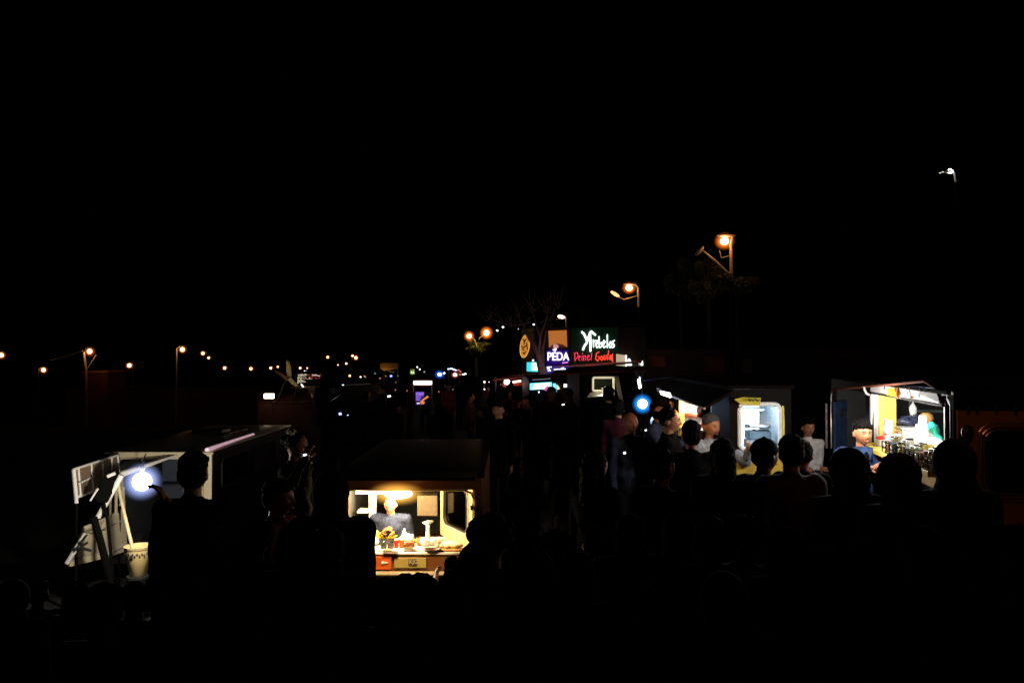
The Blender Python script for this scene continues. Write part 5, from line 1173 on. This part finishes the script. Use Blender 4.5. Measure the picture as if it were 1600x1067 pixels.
# grey board, canopy edge, long strip
dN = 24
T = Thing('notice_board', 'faint grey ruled board standing in the dark left of centre', 'sign', V((P(515, 0, dN).x, dN, G(-5.5, dN))))
T.part('board', MB().panel([P(507, 615, dN), P(524, 615, dN), P(523, 606, dN), P(507, 607.5, dN)], .03), mat('grey_board', (.3, .3, .28), .7, var=.15)); T.part('flap', MB().panel([P(507, 621, dN-.1), P(516, 620, dN-.1), P(524, 616, dN-.1), P(512, 616, dN-.1)], .03), mat('grey_flap', (.25, .25, .25), .7, var=.4, scale=10))
m = MB()
for y in (608.8, 610.4, 612, 613.6): m.tube([P(507.5, y, dN-.03), P(523, y-.6, dN-.03)], .006, 5)
T.part('rulings', m, 'dark_steel'); T.part('post', MB().tube([P(515, 616, dN+.05), V((P(515, 0, dN).x, dN+.05, G(-5.5, dN)))], .03), 'dark_steel')
T.light(P(515, 612, dN-1.6), (.9, .95, 1), 1.1, .1)
T = Thing('canopy', 'long low canopy edge with one amber lit corner in the centre distance', 'canopy', V((P(610, 0, 38).x, 38, G(-6, 38))))
T.part('roof', MB().panel([P(594, 572, 38), P(600, 571, 38), P(612, 571.2, 38.1), P(622, 571.6, 38.2), P(622, 572.2, 38.2), P(606, 574, 38.2), P(600, 575.2, 38)], .3), mat('canopy_tan', (.45, .27, .10), .7))
T.part('strut', MB().tube([P(602, 575, 38), P(609, 580, 38), P(616, 582, 38)], .03), 'galvanised')
for x in (600, 620): T.part('post', MB().tube([P(x, 573, 38.6), V((P(x, 0, 38.6).x, 38.6, G(-6, 38)))], .05), 'dark_steel')
T.light(P(598, 581, 37.4), (1, .6, .2), 5, .05)
T = Thing('parked_car', 'dark car roof with a thin pale highlight in the centre left distance', 'car', V((P(562, 0, 22).x, 22, G(-4.2, 22))))
gc = G(-4.2, 22); cx_ = P(560, 0, 22).x; zz_ = P(0, 601.5, 22).z
m = MB(); prof = [(-1.9, .35), (-1.9, .75), (-1.2, .85), (-.55, 1), (.75, 1), (1.35, .85), (1.9, .8), (1.9, .35)]
top_ = zz_-gc
a_ = [m.bm.verts.new((cx_+x*.42, 22, gc+z*top_)) for x, z in prof]; b_2 = [m.bm.verts.new((cx_+x*.42, 23.4, gc+z*top_)) for x, z in prof]
m.bm.faces.new(a_); m.bm.faces.new(b_2[::-1])
for i in range(8): m.bm.faces.new((a_[i], b_2[i], b_2[(i+1) % 8], a_[(i+1) % 8]))
T.part('body', m, mat('car_dark', (.004, .004, .005), .4, spec=.2), bevel=.04)
T.part('roof_trim', MB().tube([P(541, 601.5, 21.95), P(578, 599.6, 21.95)], .012), mat('trim_pale', (.5, .45, .35), .4), smooth=True)
for sx in (-.5, .5):
    for yy in (22.05, 23.35): wheel(T, V((cx_+sx, yy, gc+.3)), Fr((0, 0, 0), (1, 0)), .3)
T.part('head_light', MB().ell(P(536, 601.3, 21.9), (.03, .02, .022)), glow('hl', (.6, .6, .6), 1.2), smooth=True)
T.light(P(560, 590, 21), (1, .9, .7), 1.2, .1)
# dim building left
dO = 60
gO = G(P(150, 0, dO).x, dO)
T = Thing('building', 'dim square reddish brick building behind the forked street lamp', 'building', (P(152, 0, dO).x, dO, gO))
x0_, x1_ = P(134, 0, dO).x, P(172, 0, dO).x; zt_ = P(0, 582, dO).z
T.part('wall', MB().box(((x0_+x1_)/2, dO+1.5, (gO+zt_)/2), (x1_-x0_, 3, zt_-gO)), mat('brick_red', (.12, .03, .018), .8, var=.45, scale=1.2)); T.part('parapet', MB().box(((x0_+x1_)/2, dO+1.5, zt_+.06), (x1_-x0_+.1, 3.1, .12)), mat('brick_pale', (.45, .2, .12), .8, var=.4, scale=2))

T = Thing('boundary_wall', 'long low reddish wall barely visible across the left distance', 'wall', (P(260, 0, 68).x, 68, G(-30, 68)))
T.part('wall', MB().box((P(270, 0, 68).x, 68.2, (G(-30, 68)+P(0, 606, 68).z)/2), (18, .3, P(0, 606, 68).z-G(-30, 68))), 'concrete'); T.part('coping', MB().box((P(270, 0, 68).x, 68.2, P(0, 606, 68).z+.06), (18.1, .4, .1)), 'concrete')
# ---------------- people, lit ones first ----------------
person('vendor in a navy blue tee shirt bending over food in the centre van', 613, 769, 9.55, -4, 'bald', 'navy_cloth', 'skin', wh=(cB(600, .35)+V((0, 0, .14)), cB(618, .4)+V((0, 0, .13))), fine=True, hr=(0, R(20)), sleeve=False, lean=.16, hmat='hair', k=1.2)
T = Thing('paper_sheet', 'white paper held by the vendor over the counter', 'paper', cB(622, .4)+V((0, 0, .1)))
c = cB(623, .4); T.part('sheet', MB().panel([c+V((-.06, 0, .06)), c+V((.07, 0, .05)), c+V((.08, .03, .18)), c+V((-.03, .03, .2))], .003), 'white_plastic')
wr = P(1170, 702, 8.9)
person('man in a grey beanie and pale grey sweater reaching towards the bright window', 1111, 645, 9.3, 14, 'beanie', 'grey_knit', 'skin', wh=(P(1098, 735, 9.1), wr), fine=True, hr=(R(10), R(8)), hmat=mat('beanie', (.05, .055, .06), .9, bump=.6, scale=60).name, k=1.05)
person('woman in profile with glasses lit warm, hair pulled back, black top', 1045, 634, 8.6, 70, 'bun', 'dark_cloth', 'skin', fine=True, hr=(0, R(6)))
person('dark haired man in a navy jacket looking down beside the blue lamp', 1030, 619, 9.4, 55, 'short', 'navy_cloth', 'skin_tan', hands=PHON, fine=True, hr=(0, R(18)))
person('man with a reddish lit face under the violet strip lamp', 1043, 617, 12.2, 10, 'short', 'white_cloth', 'skin_tan', fine=True)
person('person seen from behind with round black head before the yellow van hatch', 1080, 656, 7.9, 178, 'short', 'dark_cloth')
person('woman with loose curly hair lit red behind the beanie man', 1103, 634, 11.6, 60, 'curly', 'maroon_cloth', 'skin_tan', fine=True)
person('man with a dim red lit face right of the curly haired woman', 1141, 635, 11.2, 10, 'short', 'dark_cloth', 'skin_tan', fine=True)
person('person with long black hair seen from behind in front of the beanie man', 1128, 682, 6.6, 185, 'long', 'dark_cloth')
person('person in profile wearing a flat billed cap, silhouetted against the bright window', 1194, 683, 6.4, 120, 'cap', 'dark_cloth', fine=True, hmat='hair')
person('close cropped person in a dark red jacket seen from behind', 1236, 678, 6.2, 178, 'short', mat('deep_red', (.035, .006, .006), .9).name)
person('person whose rounded dark bun overlaps the woman in white', 1253, 684, 6.9, 150, 'bun', 'dark_cloth')
person('curly haired woman in a white top facing the light between the trucks', 1262, 652, 10.2, 2, 'curly', 'white_cloth', 'skin', fine=True, sleeve=True, k=.92, hands=FOLD, hr=(0, R(8)))
bs = person('man in a blue shirt leaning by the truck counter with folded hands', 1347, 654, 8.0, -6, 'short', 'blue_shirt', 'skin', wh=(P(1362, 733, 7.6), P(1353, 734, 7.65)), fine=True, hr=(R(8), R(4)), k=1.1)
for nm, mb_, mt_ in (('undershirt', MB().ell((0, -.118, 1.36), (.03, .035, .11)), 'dark_cloth'), ('collar', MB().cap((-.05, -.06, 1.475), (-.03, -.14, 1.40), .02, .012).cap((.05, -.06, 1.475), (.03, -.14, 1.40), .02, .012), 'blue_shirt')):
    me = mb_.mesh(nm); me.materials.append(MC[mt_]); o = bpy.data.objects.new(nm, me); COL.objects.link(o); o.parent = bs.o
person('broad black haired head seen from behind, left of the truck counter', 1324, 700, 5.3, 182, 'big', 'dark_cloth')
person('woman with full straight black hair seen from behind below the truck counter', 1402, 708, 5.0, 180, 'big', 'dark_cloth', k=.95)
person('hooded person silhouetted at the right end of the truck counter', 1490, 686, 4.9, 170, 'hood', 'dark_cloth', hmat='dark_cloth')
person('bald man facing the camera, dimly lit, below left of the blue lamp', 984, 641, 9.6, 15, 'bald', 'navy_cloth', 'skin_tan', fine=True)
person('person in a deep pink top seen from behind, left of the bald man', 966, 624, 12.6, 170, 'short', 'pink_cloth', 'skin_tan')
person('man with half his face lit orange turned towards the stalls, centre of the crowd', 779, 625, 12.5, -20, 'short', 'dark_cloth', 'skin', fine=True)
t22 = person('person in profile with a reddish lit face holding a phone, yellow hair band', 462, 673, 8.0, 75, 'bun', 'dark_cloth', 'skin_tan', fine=True, wh=(P(475, 716, 7.7), P(477, 722, 7.7)), hr=(0, R(12)))
single('hair_band', MB().ell(P(456, 674, 7.95), (.045, .05, .03)), 'label_olive', 'crumpled yellow green hair band on the profile head at left', 'hair band', P(456, 674, 7.95), remesh=.008, disp=.03, dscale=40)
person('dark profile person with a thin red lit cheek and maroon jacket, left of centre', 434, 747, 6.1, 80, 'short', 'maroon_cloth', 'skin_tan', fine=True)
person('large dark silhouette of a man raising one hand before the left van lamp', 302, 704, 5.3, 182, 'short', 'dark_cloth', 'skin', wh=(P(262, 787, 5.1), None), k=.98)
person('dark silhouette in a hood at the left edge of the centre van', 518, 735, 5.4, 178, 'hood', 'dark_cloth', hmat='dark_cloth', k=1.1)
person('dark silhouette lower left of the centre van counter', 512, 822, 4.5, 175, 'big', 'dark_cloth', k=1.15)
person('dark curly headed silhouette right of the centre van counter, hand on the counter', 768, 806, 4.2, 176, 'curly', 'dark_cloth', 'skin', k=1.1)
person('customer with a bare forearm reaching up to the centre van counter', 706, 868, 7.3, 185, 'short', 'dark_cloth', 'skin', wh=(None, P(684, 868, 8.3)), hgt=1.0+.5, sleeve=False)
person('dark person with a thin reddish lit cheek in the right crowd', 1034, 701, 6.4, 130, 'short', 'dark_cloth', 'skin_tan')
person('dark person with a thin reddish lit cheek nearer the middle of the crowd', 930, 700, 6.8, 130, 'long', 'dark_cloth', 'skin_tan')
person('dark figure wearing orange brown, raised arm before the cyan menu van', 888, 607, 15, 150, 'short', 'brown_cloth', 'skin_tan', wh=(P(878, 608, 14.6), None))
person('dark figure standing before the small cream window', 951, 603, 13.5, 165, 'short', 'dark_cloth')
person('pink lit person under the cyan menu panel', 862, 604, 17, 30, 'short', 'maroon_cloth', 'skin_tan')
CG = 'dark crowd in front of the food vans'
rnd = random.Random(21)
near = [(60, 6.2), (120, 5.2), (20, 4.6), (210, 4.5), (250, 4.4), (370, 4.6), (400, 5.0), (460, 4.4), (330, 4.1), (600, 3.7), (648, 3.5), (700, 3.6), (560, 3.9), (745, 3.8), (625, 4.6), (668, 4.7), (820, 5.2), (870, 4.6), (930, 5.4), (985, 4.9), (1060, 5.0), (1110, 4.5), (1165, 4.6), (1225, 4.4), (1290, 4.2), (1360, 3.9), (1440, 4.1), (1530, 4.0), (1585, 4.4), (830, 3.6), (1000, 3.6), (900, 3.8), (1130, 3.5), (490, 3.5), (400, 3.5), (290, 3.4), (160, 3.5)]
st = ['short', 'long', 'hood', 'bun', 'curly', 'big']
for i, (px, d_) in enumerate(near):
    ht = rnd.uniform(1.6, 1.76); x = (px-CX)/F*d_; z = G(x, d_)+ht; py = HOR+(H-z)*F/d_
    if px < 270 : py = max(py, 905)
    if 545 < px < 745: py = max(py, 899)
    person('near dark onlooker seen from behind, black against the black ground', px, py, d_, 180+rnd.uniform(-12, 12), st[i % 6], 'dark_cloth', 'skin_shade', hmat='hair_shade', group=CG, g=None)
FG = 'distant dark crowd between the rows of stalls'
for i in range(64):
    d_ = 8.5+(i/64)**1.2*26; px = rnd.uniform(480, 1000)
    if 530 < px < 760 and d_ < 13: px += 240
    if d_ < 12 and px > 940: px -= 120
    x = (px-CX)/F*d_; ht = rnd.uniform(1.58, 1.8); z = G(x, d_)+ht; py = HOR+(H-z)*F/d_
    if 645 < px < 670 and d_ < 22: continue
    if 765 < px < 795 and d_ < 13: continue
    if 920 < px < 962 and d_ < 17: continue
    if d_ > 14 and 828 < px < 900 and d_ < 21: py += 6
    person('distant dark figure standing in the packed crowd', px, py, d_, rnd.choice([180, 150, 165, 200, 175]), st[i % 4], 'dark_cloth', 'skin_shade', hmat='hair_shade', group=FG)
for px, d_ in ((700, 24), (735, 21), (752, 19), (770, 22), (788, 19), (806, 18), (716, 28), (797, 22), (815, 20), (824, 21), (761, 24), (640, 26), (600, 24), (620, 20), (575, 22)):
    x = (px-CX)/F*d_; z = G(x, d_)+rnd.uniform(1.62, 1.78); person('distant onlooker faintly lit on one side by the stall lights', px, HOR+(H-z)*F/d_, d_, rnd.choice([60, 90, -70, 20]), st[int(px) % 4], rnd.choice(['maroon_cloth', 'dark_cloth', 'brown_cloth']), 'skin_tan', group='faintly lit people in the distance')
T = Thing('fill_lamp', 'added reddish light on a post brightening distant faces left of the red roofed stall', 'lamp', V((P(757, 0, 20.5).x, 20.5, 0)))
T.part('bulb', MB().ell(P(757, 597, 20.5), .03), 'red_dot', smooth=True); T.part('post', MB().tube([V((P(757, 0, 20.55).x, 20.55, 0)), P(757, 597, 20.55)], .015), 'dark_steel')  # bulb and post are added with the reddish light
T.light(P(757, 594, 20.4), (1, .5, .4), 6, .05)  # light and its post are added to redden the distant crowd
# phones
def phone(px, py, d, label, m_='b_white', sz=(.03, .006, .018)):
    c = P(px, py, d); T = Thing('phone', label, 'phone', c, 'lit phone screens in the crowd')
    T.part('case', MB().box(c+V((0, .008, 0)), (sz[0]+.012, .008, sz[2]+.012), Matrix.Rotation(R(-12), 3, 'Y')), 'dark_plastic'); T.part('screen', MB().box(c, sz, Matrix.Rotation(R(-12), 3, 'Y')), m_)
phone(476.5, 710.5, 7.5, 'blue white phone screen held by the person in profile at left', 'b_blue', (.03, .006, .012))
phone(531.5, 646.5, 14, 'larger blue lit phone screen in the crowd left of centre', 'b_lblue', (.045, .01, .04)); phone(543.5, 648.5, 14, 'smaller blue phone screen beside a larger one left of centre', 'b_lblue', (.025, .01, .015))
phone(608, 619, 15, 'pale phone screen in the distant crowd left of the menu board', 'b_white', (.06, .01, .03)); phone(880, 632, 13, 'blue white phone screen in front of the cyan menu van', 'b_white', (.04, .01, .018))
phone(976, 707.5, 6, 'white phone screen low in the crowd below the bald man', 'b_white', (.017, .004, .014)); phone(1009, 672, 8.5, 'slanting white phone screen under the blue lamp', 'b_white', (.02, .004, .014))
phone(842, 612.5, 14, 'tiny white phone light under the cyan menu panel', 'b_white', (.02, .006, .025))

bpy.data.scenes.remove(TS)
